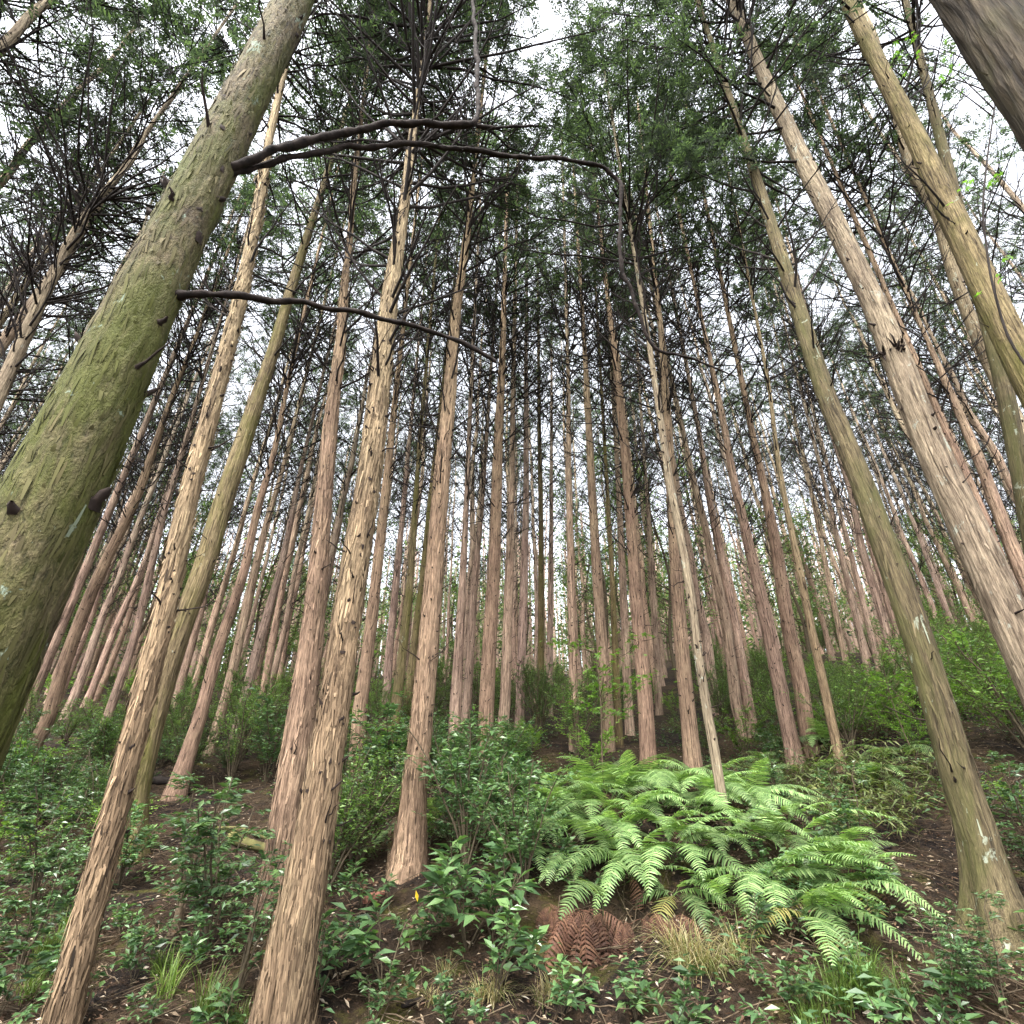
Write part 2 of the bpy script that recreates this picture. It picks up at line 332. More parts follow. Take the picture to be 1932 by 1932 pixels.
def trunk_mesh(ax, m, sides=20, dh=.12, fine_to=0, fine_dh=.01, rough=.0, strip=40, seed=0, knots=8, knot_from=.8, flakes=0, hmax=None, kn_size=1.0, flare_lobes=.0):
    H = min(ax.H, hmax or 99)
    h = np.concatenate([np.arange(0, fine_to, fine_dh), np.arange(fine_to, H, dh), [H]])
    P = ax.pos(h) - P0(ax); r = ax.rad(h); P[0, 2] -= .12
    ph = np.arange(sides) * 2 * np.pi / sides
    c, s = np.cos(ph), np.sin(ph)
    rr = np.repeat(r[:, None], sides, 1)
    X, Y, Z = r[:, None] * c, r[:, None] * s, np.repeat(h[:, None], sides, 1)
    if rough > 0:
        o = seed * 7.3
        n1 = noise(X * strip + o, Y * strip, Z * 2.6, seed); n2 = noise(X * strip * 2.2, Y * strip * 2.2 + o, Z * 7, seed + 1); n3 = noise(X * 9 + o, Y * 9, Z * 1.2, seed + 2)
        rr = rr + rough * ((1 - np.abs(n1) * 2) * .7 + n2 * .45 + n3 * .8)
    else:
        rr = rr * (1 + .05 * noise(X * 12 + seed, Y * 12, Z * 1.5, seed))
    if flare_lobes: rr = rr * (1 + flare_lobes * np.exp(-Z / .35) * (np.cos(ph * 3 + seed) + .6 * np.cos(ph * 5 + 2 * seed)))
    V = P[:, None, :] + np.stack([rr * c, rr * s, np.zeros_like(rr)], -1)
    n = len(h); idx = np.arange(n * sides).reshape(n, sides); nx = np.roll(idx, -1, 1)
    b = MB(); b.add(V, np.stack([idx[:-1], nx[:-1], nx[1:], idx[1:]], -1), bark=np.stack([X, Y, Z], -1))
    rg = np.random.default_rng(seed + 500)
    if flakes:                     # peeling strips of bark, one end lifted
        top = min(H, 7); hh = rg.random(flakes) ** 1.4 * top; an = rg.random(flakes) * 2 * np.pi
        L = rg.uniform(.02, .16, flakes); W = rg.uniform(.002, .008, flakes); lift = rg.uniform(.002, .013, flakes)
        o = np.stack([np.cos(an), np.sin(an), 0 * an], -1); tg = np.stack([-np.sin(an), np.cos(an), 0 * an], -1)
        up = np.array([0, 0, 1.0]); sg = np.where(rg.random(flakes) < .6, 1, -1)[:, None]
        rb = ax.rad(hh) + rough * .4
        B = ax.pos(hh) - P0(ax) + o * rb[:, None]; sk = rg.uniform(-.15, .15, (flakes, 1))
        E = B + (up + tg * sk) * L[:, None] * sg + o * lift[:, None]; Mid = (B + E) / 2 + o * (lift * .25)[:, None]
        w_ = tg * W[:, None]
        Vf = np.stack([B - w_, B + w_, Mid + w_ * .9, Mid - w_ * .9, E + w_ * .4, E - w_ * .4], 1)
        q = np.arange(flakes)[:, None] * 6; bk = np.stack([np.cos(an) * rb, np.sin(an) * rb, hh], -1)[:, None, :]
        b.add(Vf, np.concatenate([q + [0, 1, 2, 3], q + [3, 2, 4, 5]]), bark=np.repeat(bk, 6, 1))
    if knots:                      # broken branch stubs
        nk = int(knots * 2.2 * (H - knot_from)); hh = rg.uniform(knot_from, H * .9, nk); an = rg.random(nk) * 2 * np.pi; kind = rg.random(nk)
        o = np.stack([np.cos(an), np.sin(an), 0 * an], -1); tg = np.stack([-np.sin(an), np.cos(an), 0 * an], -1); up = np.array([0, 0, 1.0])
        Bc = ax.pos(hh) - P0(ax)
        sel = kind < .46; k = int(sel.sum()); q8 = np.arange(9) * 2 * np.pi / 9           # flush scars with ragged rims
        sz = rg.uniform(.004, .011, k) * kn_size; rag = rg.uniform(.35, 1.5, (k, 9)); el_ = rg.uniform(.7, 1.7, k)
        a2 = an[sel][:, None] + (np.cos(q8)[None] * rag * sz[:, None]) / np.maximum(ax.rad(hh[sel]), .01)[:, None]
        rr2 = (ax.rad(hh[sel]) * 1.0 + rough * 1.1)[:, None] + .003
        rim = Bc[sel][:, None] + np.stack([np.cos(a2) * rr2, np.sin(a2) * rr2, np.sin(q8)[None] * rag * (sz * el_)[:, None]], -1)
        ctr = Bc[sel] + o[sel] * (rr2 + .004 * rg.random((k, 1)) + .002)
        Vs = np.concatenate([ctr[:, None], rim], 1); tb = np.arange(k)[:, None, None] * 10
        b.add(Vs, t=(tb + np.array([[0, 1 + c_, 1 + (c_ + 1) % 9] for c_ in range(9)])[None]).reshape(-1, 3), m=1)
        sel = ~sel; k = int(sel.sum()); snag = rg.random(k) < .38
        L = np.where(snag, rg.uniform(.06, .26, k), rg.uniform(.008, .045, k) * kn_size); R0 = np.where(snag, rg.uniform(.0025, .005, k), rg.uniform(.005, .010, k)) * kn_size
        B = Bc[sel] + o[sel] * (ax.rad(hh[sel]) * .95)[:, None]
        d = nrm(o[sel] + up * rg.uniform(.0, .9, (k, 1)) + tg[sel] * rg.normal(size=(k, 1)) * .4); w1 = rg.normal(size=(k, 3)) * (L * .12)[:, None]
        Pk = np.stack([B - d * .01, B + d * (L * .35)[:, None], B + d * (L * .7)[:, None] + w1, B + d * L[:, None] + w1 * .6 + up * (L * .15)[:, None]], 1)
        v, q = tubes(Pk, R0[:, None] * (np.array([1.7, 1, .8, .35])[None] * rg.uniform(.75, 1.25, (k, 4))), 5); b.add(v, q, m=1)
    return b.mesh('trunk', [m, M['knot']], True, True)
def P0(ax): return ax.P[0]
def branch_paths(ax, hh, L, az, el, rg, K=6, curl=.5, origin=None):
    n = len(hh); o = np.stack([np.cos(az), np.sin(az), 0 * az], -1)
    B = ax.pos(hh) - P0(ax) + o * (ax.rad(hh) * .8)[:, None]
    s = np.linspace(0, 1, K); side = np.stack([-np.sin(az), np.cos(az), 0 * az], -1) * rg.normal(size=(n, 1)) * .22
    e = el[:, None] + curl * (s[None] - .25) * rg.uniform(.2, 1.3, (n, 1))
    stp = (L / (K - 1))[:, None, None] * (np.cos(e)[..., None] * (o[:, None] + side[:, None] * s[None, :, None]) + np.sin(e)[..., None] * np.array([0, 0, 1.0]))
    stp += rg.normal(size=(n, K, 3)) * (L / (K - 1))[:, None, None] * .09
    P = B[:, None] + np.concatenate([np.zeros((n, 1, 3)), np.cumsum(stp[:, :-1], 1)], 1)
    return P
def twig_paths(P, per, rg, lenf=.3, K=4):
    n, KP = P.shape[:2]; i = np.repeat(np.arange(n), per); m = len(i)
    s = rg.uniform(.2, .97, m) * (KP - 1); k = np.minimum(s.astype(int), KP - 2); f = (s - k)[:, None]
    B = P[i, k] * (1 - f) + P[i, k + 1] * f; T = nrm(P[i, k + 1] - P[i, k])
    Lb = np.linalg.norm(P[:, -1] - P[:, 0], axis=1)[i]
    d = nrm(T + rand_n(rg, m) * .75 + [0, 0, .15]); L = Lb * rg.uniform(.4, 1.2, m) * lenf * (1.15 - s / (KP - 1) * .6)
    ss = np.linspace(0, 1, K)[None, :, None]
    bend = rand_n(rg, m) * .25 + np.array([0, 0, .18])
    return B[:, None] + L[:, None, None] * (d[:, None] * ss + bend[:, None] * ss ** 2), i
def rand_n(rg, m): return nrm(rg.normal(size=(m, 3)))
def dead_branches(ax, n, h0, h1, rg, L0=.5, L1=1.7, per=5, r0=.010, sides=3):
    n = int(n * 1.35); hh = h0 + (h1 - h0) * rg.random(n) ** .8; f = (hh - h0) / max(h1 - h0, .1)
    L = (L0 + (L1 - L0) * f ** .8) * rg.uniform(.45, 1.25, n); az = rg.random(n) * 2 * np.pi; el = rg.uniform(.3, 1.15, n)
    P = branch_paths(ax, hh, L, az, el, rg)
    r = (r0 * (.6 + .7 * np.minimum(L, 2.2) / 2))[:, None] * np.linspace(1, .3, 6)[None]
    T, i = twig_paths(P, per, rg); rt = np.repeat((r0 * .34 * np.linspace(1, .45, 4))[None], len(T), 0)
    return P, r, T, rt, i
def spray_geo(B, D, rg, size=.24, leaf=.075, wid=.019):
    """hinoki sprays: flat drooping fans of scale-leaf twigs"""
    n = len(B); D = nrm(D); Nn = nrm(np.array([0, 0, 1.0]) + rg.normal(size=(n, 3)) * .55); S = nrm(np.cross(D, Nn)); Nn = np.cross(S, D)
    out = []
    for k, (f, sg) in enumerate([(0, 1), (.12, 1), (.2, -1), (.36, 1), (.44, -1), (.58, 1), (.66, -1), (.78, 1), (.84, -1), (.9, 1), (.28, 1), (.5, -1), (.72, -1), (.95, -1)]):
        b = B + D * size * f - Nn * size * .35 * f * f
        d = nrm(D * (1 if k == 0 else .75) + S * sg * (0 if k == 0 else .8) - Nn * (.15 + .3 * f) + rg.normal(size=(n, 3)) * .12)
        ln = leaf * (2.2 if k == 0 else 1.25 - .5 * f) * rg.uniform(.75, 1.25, (n, 1)); wd = wid * rg.uniform(.8, 1.3, (n, 1)) * (.8 if k == 0 else 1)
        sd = nrm(np.cross(d, Nn)) * wd / 2
        out.append(np.stack([b, b + d * ln * .5 + sd, b + d * ln, b + d * ln * .55 - sd], 1))
    V = np.stack(out, 1).reshape(-1, 3)
    return V, np.arange(len(V)).reshape(-1, 4)
def crown_mesh(seed, Hc=9.0, rad=2.0, n=62, sprays=17, droop=.15, size=.24, leaf=.075, wid=.019):
    rg = np.random.default_rng(seed); z = np.linspace(0, Hc, 12)
    ax = Axis(np.stack([0 * z, 0 * z, z], 1), np.interp(z, [0, Hc], [.06, .015]))
    hh = Hc * rg.random(n) ** .9; f = hh / Hc
    L = rad * (1 - f ** 1.6 * .85) * rg.uniform(.55, 1.15, n); az = rg.random(n) * 2 * np.pi; el = rg.uniform(-.05, .65, n)
    P = branch_paths(ax, hh, L, az, el, rg, curl=.3); b = MB()
    v, q = tubes(P, (.011 * np.linspace(1, .35, 6))[None] * np.ones((n, 1)), 3); b.add(v, q, m=1)
    T, i = twig_paths(P, 5, rg, .35); v, q = tubes(T, np.full((len(T), 4), .0035), 3); b.add(v, q, m=1)
    keep = rg.random(len(P)) < .9
    src = np.concatenate([P[keep][:, 2:].reshape(-1, 3), T[:, 1:].reshape(-1, 3)])
    m = n * sprays; k = rg.integers(0, len(src), m); B = src[k] + rg.normal(size=(m, 3)) * .09
    D = nrm(nrm(B * [1, 1, 0]) + rg.normal(size=(m, 3)) * .6 - [0, 0, droop])
    v, q = spray_geo(B, D, rg, size, leaf, wid); b.add(v, q, m=0)
    return b.mesh('crown', [M['needle'], M['dark']], False)
CROWNS = [crown_mesh(900 + k, Hc=8.6 + .5 * (k % 3), rad=1.9 + .15 * (k % 4), n=64 + 5 * k) for k in range(6)]
CROWNF = [crown_mesh(950 + k, Hc=8.6 + .5 * (k % 3), rad=1.8 + .15 * (k % 4), n=50 + 5 * k, sprays=6, size=.27, leaf=.095, wid=.026) for k in range(6)]

def add_crown(root, ax, hc, rg, near=True):
    p = ax.pos(hc) - P0(ax); s = (ax.H - hc) / 8.8
    c = link('crown', (CROWNS if near else CROWNF)[rg.integers(6)], root, p); c.rotation_euler = (0, 0, rg.random() * 6.28)
    tilt = ax.pos(ax.H) - ax.pos(hc); c.rotation_euler[0] = -math.atan2(tilt[1], tilt[2]) * .0
    sx = min(1.2, .8 + .3 * s) * rg.uniform(.9, 1.1); c.scale = (sx, sx, s); return c
def conifer(ax, m, label, seed, sides=16, near=False, nb=60, h0=3.0, hc=10.0, knots=9, group=None, tint=(1, 1, 1), L1=2.6, r0=.014, name='conifer_tree', per=7, crown=True, **kw):
    rg = np.random.default_rng(seed); root = thing(name, label, 'tree', P0(ax), group=group)
    tr = link('trunk', trunk_mesh(ax, m, sides=sides, seed=seed, knots=knots, **kw), root); tr.color = (*tint, 1)
    if nb:
        P, r, T, rt, i = dead_branches(ax, nb, h0, min(hc + 1.5, ax.H - 1), rg, L1=L1, per=per, r0=r0)
        if near:
            for k in range(len(P)):
                b = MB(); v, q = tubes(P[k:k + 1], r[k:k + 1], 5); b.add(v, q); v, q = tubes(T[i == k], rt[i == k], 3); b.add(v, q)
                b.obj('branch', M['dark'], root)
        else:
            b = MB(); v, q = tubes(P, r, 3); b.add(v, q); v, q = tubes(T, rt, 3); b.add(v, q)
            tag(b.obj('twig_tangle', M['dark'], root), None, None, kind='stuff')
    if crown: add_crown(root, ax, hc, rg, math.hypot(*P0(ax)[:2]) < 6.5)
    return root, ax

#  measured trees: pixel centre line (u, v, width) from the lowest visible point upwards, diameter there
G1 = 'conifer trunks of the plantation'
T = []
def tr(pts, dia, m, label, **k): T.append((pts, dia, m, label, k))
big = dict(sides=128, fine_to=6, fine_dh=.016, dh=.05)
tr([(73, 1000, 223), (278, 560, 145), (420, 270, 112), (557, 0, 83)], .41, 'mossy', 'thick moss-green trunk slanting across the left edge with long bare limbs',
   H=19, nb=0, hc=12.5, rough=.007, strip=22, knots=2.2, kn_size=2.2, flakes=2600, **big)
tr([(2070, 310, 262), (1850, 0, 225)], .46, 'furrow', 'huge dark brown trunk cutting the top right corner', H=19, nb=0, hc=13, rough=.012, strip=32, knots=1.2, flakes=300, **big)
tr([(1829, 1003, 80), (1746, 821, 65), (1694, 684, 60), (1646, 564, 51), (1583, 437, 49), (1517, 309, 42), (1442, 146, 30), (1385, 10, 24)], .29, 'pale',
   'tall pale trunk with lichen-grey right side and a dark broken branch collar', H=17, nb=16, h0=7.5, hc=10.5, rough=.005, knots=4, kn_size=1.4, flakes=900, near=True, **big)
tr([(1965, 760, 82), (1877, 582, 73), (1827, 473, 65), (1775, 364, 58), (1726, 255, 47), (1669, 146, 44), (1600, 5, 36)], .34, 'olive',
   'olive mossy trunk by the right edge carrying bare side branches', H=18, nb=16, h0=6, hc=11, rough=.0045, knots=5, kn_size=1.1, flakes=500, near=True, **big)
tr([(1885, 1740, 92), (1866, 1666, 84), (1840, 1556, 78), (1802, 1447, 70), (1774, 1338, 64), (1727, 1185, 60), (1686, 1076, 55), (1647, 966, 50), (1606, 857, 44), (1558, 748, 40), (1535, 673, 36), (1500, 564, 31), (1465, 455, 27), (1430, 345, 20)], .27, 'grey',
   'greenish grey trunk leaning left with a buttressed foot at lower right', H=13, nb=34, h0=4.2, hc=8.5, rough=.004, knots=3, flakes=500, near=True, flare_lobes=.22, flare=1.0, L1=2.2, **big)
tr([(119, 1920, 62), (153, 1775, 57), (202, 1593, 52), (249, 1411, 55), (276, 1280, 52), (305, 1185, 47), (328, 1075, 43), (347, 966, 42), (377, 857, 37), (407, 748, 33), (430, 657, 31), (458, 546, 27), (487, 400, 22), (498, 327, 19), (509, 255, 16)], .155, 'brown',
   'slim light brown trunk in the left foreground with its foot below the frame', H=14, nb=26, h0=4.2, hc=8.6, rough=.006, knots=9, kn_size=1.1, flakes=3000, near=True, L1=1.5, **big)
tr([(250, 1560, 53), (258, 1484, 51), (276, 1411, 50), (304, 1300, 49), (340, 1185, 48), (384, 1076, 47), (415, 966, 45), (451, 857, 38), (487, 748, 30), (518, 657, 25), (540, 575, 21)], .26, 'olive',
   'mossy greenish trunk standing just behind the slim left foreground trunk', H=14, nb=22, h0=5.5, hc=9.5, rough=.004, knots=3, flakes=700, near=True, flare=.6, flare_lobes=.1, **dict(big, fine_dh=.022))
tr([(535, 1902, 94), (553, 1775, 84), (577, 1665, 76), (591, 1593, 70), (618, 1411, 62), (641, 1265, 54), (668, 1076, 49), (681, 1003, 47), (699, 894, 45), (710, 785, 41), (723, 675, 35), (730, 600, 32), (743, 509, 25), (755, 437, 20), (768, 346, 16), (774, 284, 14), (788, 182, 10)], .235, 'brown',
   'stout shaggy tan trunk in the centre left foreground', H=16.5, nb=76, h0=3.8, hc=9.5, rough=.010, knots=12, kn_size=1.3, flakes=5200, near=True, flare=.45, flare_lobes=.07, L1=3.0, r0=.016, **big)
tr([(531, 1610, 62), (560, 1411, 56), (582, 1265, 47), (598, 1112, 37), (606, 1003, 33), (618, 857, 28), (629, 748, 23), (642, 657, 20), (648, 560, 16), (658, 473, 12), (666, 364, 9)], .245, 'red',
   'reddish trunk half hidden directly behind the stout tan foreground trunk', H=15, nb=30, h0=3.8, hc=9.5, rough=.008, knots=9, flakes=2600, near=True, **dict(big, fine_dh=.022))
tr([(770, 1630, 60), (779, 1520, 48), (794, 1375, 41), (805, 1258, 39), (817, 1112, 34), (825, 1003, 31), (834, 894, 30), (844, 785, 25), (854, 675, 20), (860, 590, 17), (875, 491, 14), (884, 420, 11)], .26, 'red',
   'straight reddish brown trunk with flared foot left of the ferns', H=15.5, nb=60, h0=3.4, hc=9.8, rough=.008, knots=14, flakes=2600, near=True, flare=.3, flare_lobes=.05, **dict(big, fine_dh=.025))
mid = dict(sides=40, dh=.08, rough=.004)
tr([(915, 1400, 30), (918, 1330, 29), (925, 1185, 26), (934, 1039, 21), (939, 857, 18), (948, 675, 12), (951, 560, 9)], .25, 'red', 'straight brown trunk near the picture middle touched by a fallen bare limb tip', H=16, nb=64, near=True, h0=3.4, knots=14, **mid)
tr([(945, 1400, 22), (953, 1330, 20), (960, 1112, 17), (965, 930, 12), (968, 748, 9)], .2, 'far', 'first thin pinkish trunk right of the middle brown trunk', H=16, h0=3.6, knots=12, **mid)
tr([(978, 1430, 19), (981, 1330, 17), (988, 1112, 15), (993, 930, 11), (992, 700, 7)], .19, 'far', 'thin even trunk with pale top left of the bright sky gap', H=16, h0=6, knots=10, **mid)
tr([(1019, 1330, 14), (1021, 1185, 12), (1021, 1003, 9), (1017, 785, 7)], .18, 'olive', 'thin yellowish trunk below the left side of the bright sky gap', H=16, h0=3.6, knots=8, **mid)
tr([(1036, 1330, 13), (1038, 1185, 11), (1040, 1003, 8)], .19, 'far', 'short looking far trunk close beside the thin yellowish one', H=15, h0=3.6, knots=8, **mid)
tr([(1085, 1440, 22), (1082, 1330, 17), (1078, 1112, 14), (1073, 894, 11), (1072, 712, 7)], .19, 'far', 'lone thin trunk rising through the bright sky gap at the centre', H=17, h0=5.5, knots=12, **mid)
tr([(1148, 1440, 26), (1145, 1330, 24), (1128, 1112, 19), (1117, 930, 15), (1108, 748, 11), (1102, 640, 8)], .22, 'red', 'brown trunk behind the bright green maple sapling', H=17, h0=3.6, nb=64, knots=12, **mid)
tr([(1170, 1440, 16), (1165, 1330, 15), (1156, 1112, 10), (1148, 966, 7)], .15, 'olive', 'very slim yellowish trunk hard right of the one behind the maple sapling', H=14, h0=3.6, nb=26, knots=8, **mid)
tr([(1190, 1400, 18), (1185, 1330, 17), (1174, 1076, 13), (1166, 900, 9)], .2, 'far', 'faint pinkish trunk between the slim yellowish trunk and the dark red one', H=16, h0=3.6, knots=10, **mid)
tr([(1225, 1465, 32), (1218, 1330, 29), (1199, 1112, 23), (1191, 1003, 20), (1180, 857, 17), (1168, 748, 15), (1160, 660, 12), (1148, 570, 8)], .25, 'red', 'sturdy dark red trunk just above the back of the fern bank', H=16, nb=70, near=True, h0=3.4, knots=14, **mid)
tr([(1243, 1330, 13), (1232, 1112, 10), (1222, 950, 7)], .19, 'far', 'thin far trunk glimpsed right of the sturdy dark red one', H=16, h0=3.6, knots=8, **mid)
tr([(1310, 1465, 34), (1296, 1330, 29), (1283, 1185, 27), (1273, 1039, 22), (1263, 857, 18), (1256, 748, 15), (1250, 650, 12), (1240, 560, 8)], .25, 'red', 'dark reddish trunk standing left of the crooked pale trunk', H=16, nb=70, near=True, h0=3.4, knots=14, **mid)
tr([(1376, 1620, 25), (1364, 1520, 20), (1347, 1411, 21), (1327, 1302, 21), (1320, 1257, 21), (1303, 1112, 20), (1282, 1003, 18), (1258, 880, 14), (1240, 748, 12), (1225, 650, 9)], .105, 'pale', 'slim crooked pale trunk rising out of the fern bank', H=11, nb=24, near=True, h0=3.5, hc=7.5, knots=10, **dict(mid, rough=.003))
tr([(1405, 1385, 23), (1389, 1330, 22), (1372, 1185, 20), (1333, 1003, 14), (1305, 894, 12), (1290, 821, 10)], .22, 'far', 'left trunk of a close pair right of the crooked pale trunk', H=16, h0=3.6, knots=10, **mid)
tr([(1418, 1370, 23), (1411, 1330, 22), (1387, 1185, 20), (1358, 1039, 17), (1336, 930, 12), (1320, 821, 9)], .23, 'far', 'right trunk of a close pair right of the crooked pale trunk', H=16, h0=3.6, knots=10, **mid)
tr([(1492, 1395, 31), (1478, 1330, 29), (1449, 1185, 26), (1415, 1039, 20), (1382, 894, 15), (1363, 785, 12), (1345, 700, 9)], .24, 'red', 'left of two wide brown trunks above the upper fern patch', H=16, h0=3.6, nb=64, knots=12, **mid)
tr([(1524, 1388, 30), (1512, 1300, 29), (1487, 1185, 27), (1466, 1039, 23), (1444, 930, 17), (1420, 821, 12)], .24, 'red', 'right of two wide brown trunks above the upper fern patch', H=16, h0=3.6, nb=64, knots=12, **mid)
tr([(1586, 1440, 19), (1556, 1302, 19), (1530, 1185, 16), (1509, 1076, 15), (1485, 966, 11), (1466, 857, 9), (1450, 720, 7)], .13, 'brown', 'slim wavy brown trunk on the right slope between two ferns', H=12, h0=4, nb=30, near=True, knots=8, hc=9, **dict(mid, rough=.002))
tr([(1706, 1335, 19), (1671, 1185, 17), (1627, 1039, 14), (1606, 930, 11), (1570, 821, 9)], .21, 'far', 'left pinkish trunk of the twins beside the greenish grey leaning trunk', H=16, h0=3.6, knots=12, **mid)
tr([(1720, 1328, 20), (1691, 1185, 18), (1647, 1039, 14), (1618, 930, 11)], .22, 'far', 'right pinkish trunk of the twins beside the greenish grey leaning trunk', H=16, h0=3.6, knots=12, **mid)
tr([(1640, 1275, 15), (1620, 1185, 14), (1585, 1039, 11), (1560, 930, 8)], .21, 'far', 'pinkish trunk left of the twin trunks on the right slope', H=16, h0=3.6, **mid)
tr([(1660, 1265, 13), (1640, 1185, 12), (1604, 1039, 10)], .2, 'far', 'thin pinkish trunk between the twins and its left neighbour', H=16, h0=3.6, **mid)
tr([(1598, 1258, 12), (1560, 1076, 10), (1535, 948, 8)], .2, 'far', 'pale thin trunk under the leaning grey trunk above bright bushes', H=16, h0=3.6, **mid)
tr([(1905, 1110, 30), (1860, 990, 26), (1812, 876, 22), (1749, 730, 15)], .2, 'red', 'brown trunk hugging the right side of the tall pale trunk', H=14, h0=3.4, nb=30, near=True, **mid)
tr([(1945, 1120, 34), (1925, 1075, 33), (1877, 948, 28), (1847, 865, 24), (1796, 748, 17), (1740, 620, 10)], .22, 'red', 'brown trunk with dark twigs between the tall pale trunk and the right edge', H=15, h0=3.4, nb=60, near=True, **mid)
tr([(1955, 1050, 46), (1918, 850, 40), (1892, 720, 36)], .25, 'grey', 'dark brown trunk at the right edge below the olive mossy trunk', H=16, h0=9, nb=20, **mid)
tr([(1890, 735, 34), (1829, 600, 32), (1795, 506, 33), (1767, 393, 38), (1720, 327, 36), (1692, 220, 24), (1650, 70, 16)], .26, 'pale', 'pinkish bent trunk behind the olive mossy trunk at upper right', H=15, h0=9, nb=16, near=True, hc=10, **mid)
tr([(22, 691, 34), (84, 553, 29), (127, 466, 25), (160, 407, 21), (205, 350, 17), (255, 300, 11), (275, 250, 8)], .2, 'pale', 'pale trunk with crowded dark branches left of the thick mossy trunk', H=14, h0=4.8, nb=70, near=True, hc=7.6, L1=2.2, **mid)
tr([(5, 600, 20), (60, 520, 17), (110, 440, 13)], .15, 'pale', 'slim trunk at the far left edge above its pale neighbour', H=13, h0=6, nb=60, hc=9, **mid)
tr([(62, 1412, 32), (91, 1356, 30), (120, 1257, 28), (142, 1196, 27), (182, 1094, 25), (218, 1021, 22), (255, 948, 20), (284, 865, 16), (327, 741, 11), (364, 650, 8)], .24, 'red', 'dark brown trunk emerging from behind the thick mossy trunk at left', H=14, h0=4, nb=70, near=True, hc=9.5, knots=10, **mid)
tr([(35, 1380, 30), (70, 1290, 27), (98, 1221, 25), (138, 1130, 20)], .26, 'far', 'pinkish trunk at left foot of the thick mossy trunk', H=15, h0=3.6, **mid)
tr([(178, 1415, 19), (204, 1349, 18), (255, 1203, 17), (284, 1076, 15), (310, 966, 11)], .15, 'far', 'slim pinkish trunk standing left of the slim foreground trunk', H=13, h0=4, **mid)
tr([(349, 1440, 33), (382, 1338, 26), (404, 1247, 24), (425, 1185, 22), (462, 1076, 18), (484, 966, 15), (517, 857, 12), (545, 712, 8)], .24, 'red', 'reddish trunk with dark foot hole right of the mossy greenish trunk', H=15, h0=4, nb=64, near=True, knots=12, flare=.5, **mid)
tr([(397, 1410, 20), (420, 1338, 19), (449, 1221, 18), (473, 1112, 16), (498, 1003, 12), (531, 894, 9)], .18, 'far', 'thin reddish trunk next right of the one with the foot hole', H=15, h0=4, **mid)
tr([(455, 1345, 20), (486, 1221, 17), (529, 1076, 14), (544, 1003, 11), (565, 894, 8)], .2, 'far', 'pinkish trunk left of the reddish half hidden trunk', H=15, h0=3.4, **mid)
tr([(338, 1390, 14), (364, 1302, 13), (400, 1185, 11), (430, 1076, 8)], .17, 'far', 'thin trunk seen left of the trunk with the dark foot hole', H=15, h0=3.4, **mid)
tr([(672, 1440, 29), (680, 1330, 27), (700, 1185, 22), (719, 1003, 18), (735, 857, 14), (746, 748, 10)], .22, 'red', 'knotty brown trunk behind the right side of the stout tan trunk', H=15.5, h0=3.4, nb=64, knots=13, **mid)
tr([(728, 1330, 16), (735, 1221, 15), (750, 1076, 12), (760, 966, 9)], .2, 'far', 'pale thin trunk between the stout tan trunk and a mossy pair', H=15, h0=3.6, **mid)
tr([(735, 1420, 24), (757, 1257, 18), (772, 1112, 14), (783, 966, 10), (790, 857, 8)], .2, 'olive', 'left mossy yellow trunk of a pair behind the dark bush', H=15, h0=3.6, **mid)
tr([(758, 1400, 20), (778, 1257, 18), (799, 1076, 12), (811, 948, 9)], .2, 'olive', 'right mossy yellow trunk of a pair behind the dark bush', H=15, h0=3.6, **mid)
tr([(855, 1440, 24), (860, 1330, 22), (872, 1112, 14), (881, 930, 10), (888, 748, 7)], .2, 'far', 'thin pinkish trunk right of the straight reddish trunk with flared foot', H=16, h0=3.4, nb=64, **mid)
tr([(875, 1390, 19), (881, 1330, 17), (894, 1112, 13), (908, 966, 9)], .19, 'far', 'leaning thin trunk crossing behind the middle brown trunk', H=15, h0=3.6, **mid)
MEAS = []
for i, (pts, dia, m, label, k) in enumerate(T):
    k = dict(k); H = k.pop('H', 16) + 2.5; ax = axis_from_px(pts, dia, H, k.pop('flare', .25))
    MEAS.append(conifer(ax, M[m], label, 40 + i, tint=tuple(rng.uniform(.9, 1.1) * np.array([1, rng.uniform(.97, 1.03), rng.uniform(.94, 1.06)])), hmax=ax.H - .3, **dict(dict(nb=58), **k)))

#  the rest of the plantation, farther up the slope
VAR = []
for k in range(8):
    H = 18 + 1.5 * rng.random(); z = np.linspace(0, H, 24); wv = np.cumsum(rng.normal(size=(24, 2)) * .035, 0); wv = wv + z[:, None] * rng.normal(size=2) * .012
    ax = make_axis(np.column_stack([wv - wv[0], z]), np.interp(z, [0, 1, H], [.13, .115, .02]), .25); TREEXY.pop()
    rg = np.random.default_rng(700 + k); tm = trunk_mesh(ax, M['far'], sides=12, dh=.25, seed=700 + k, knots=7)
    P, r, Tw, rt, i = dead_branches(ax, 56, 2.2, 12.5, rg, L1=2.6, per=7, r0=.016)
    b = MB(); v, q = tubes(P, r, 3); b.add(v, q); v, q = tubes(Tw, rt * 1.2, 3); b.add(v, q)
    VAR.append((ax, tm, b.mesh('twig_tangle', M['dark'])))
GF = 'far conifers up the slope'
def far_tree(x, y, k, s, label, group):
    ax, tm, dm = VAR[k]; root = thing('conifer_tree', label, 'tree', (x, y, float(ground(x, y))), rng.random() * 6.28, group, s)
    t = link('trunk', tm, root); c = rng.uniform(.85, 1.15); t.color = (c * rng.uniform(.97, 1.05), c, c * rng.uniform(.94, 1.06), 1)
    tag(link('twig_tangle', dm, root), None, None, kind='stuff')
    hc = 9.6; c = link('crown', CROWNF[int(rng.integers(6))], root, ax.pos(hc) - P0(ax)); c.scale = (1.0, 1.0, (ax.H - hc) / 8.8)
    TREEXY.append(np.array([x, y])); return root
nfar = 0
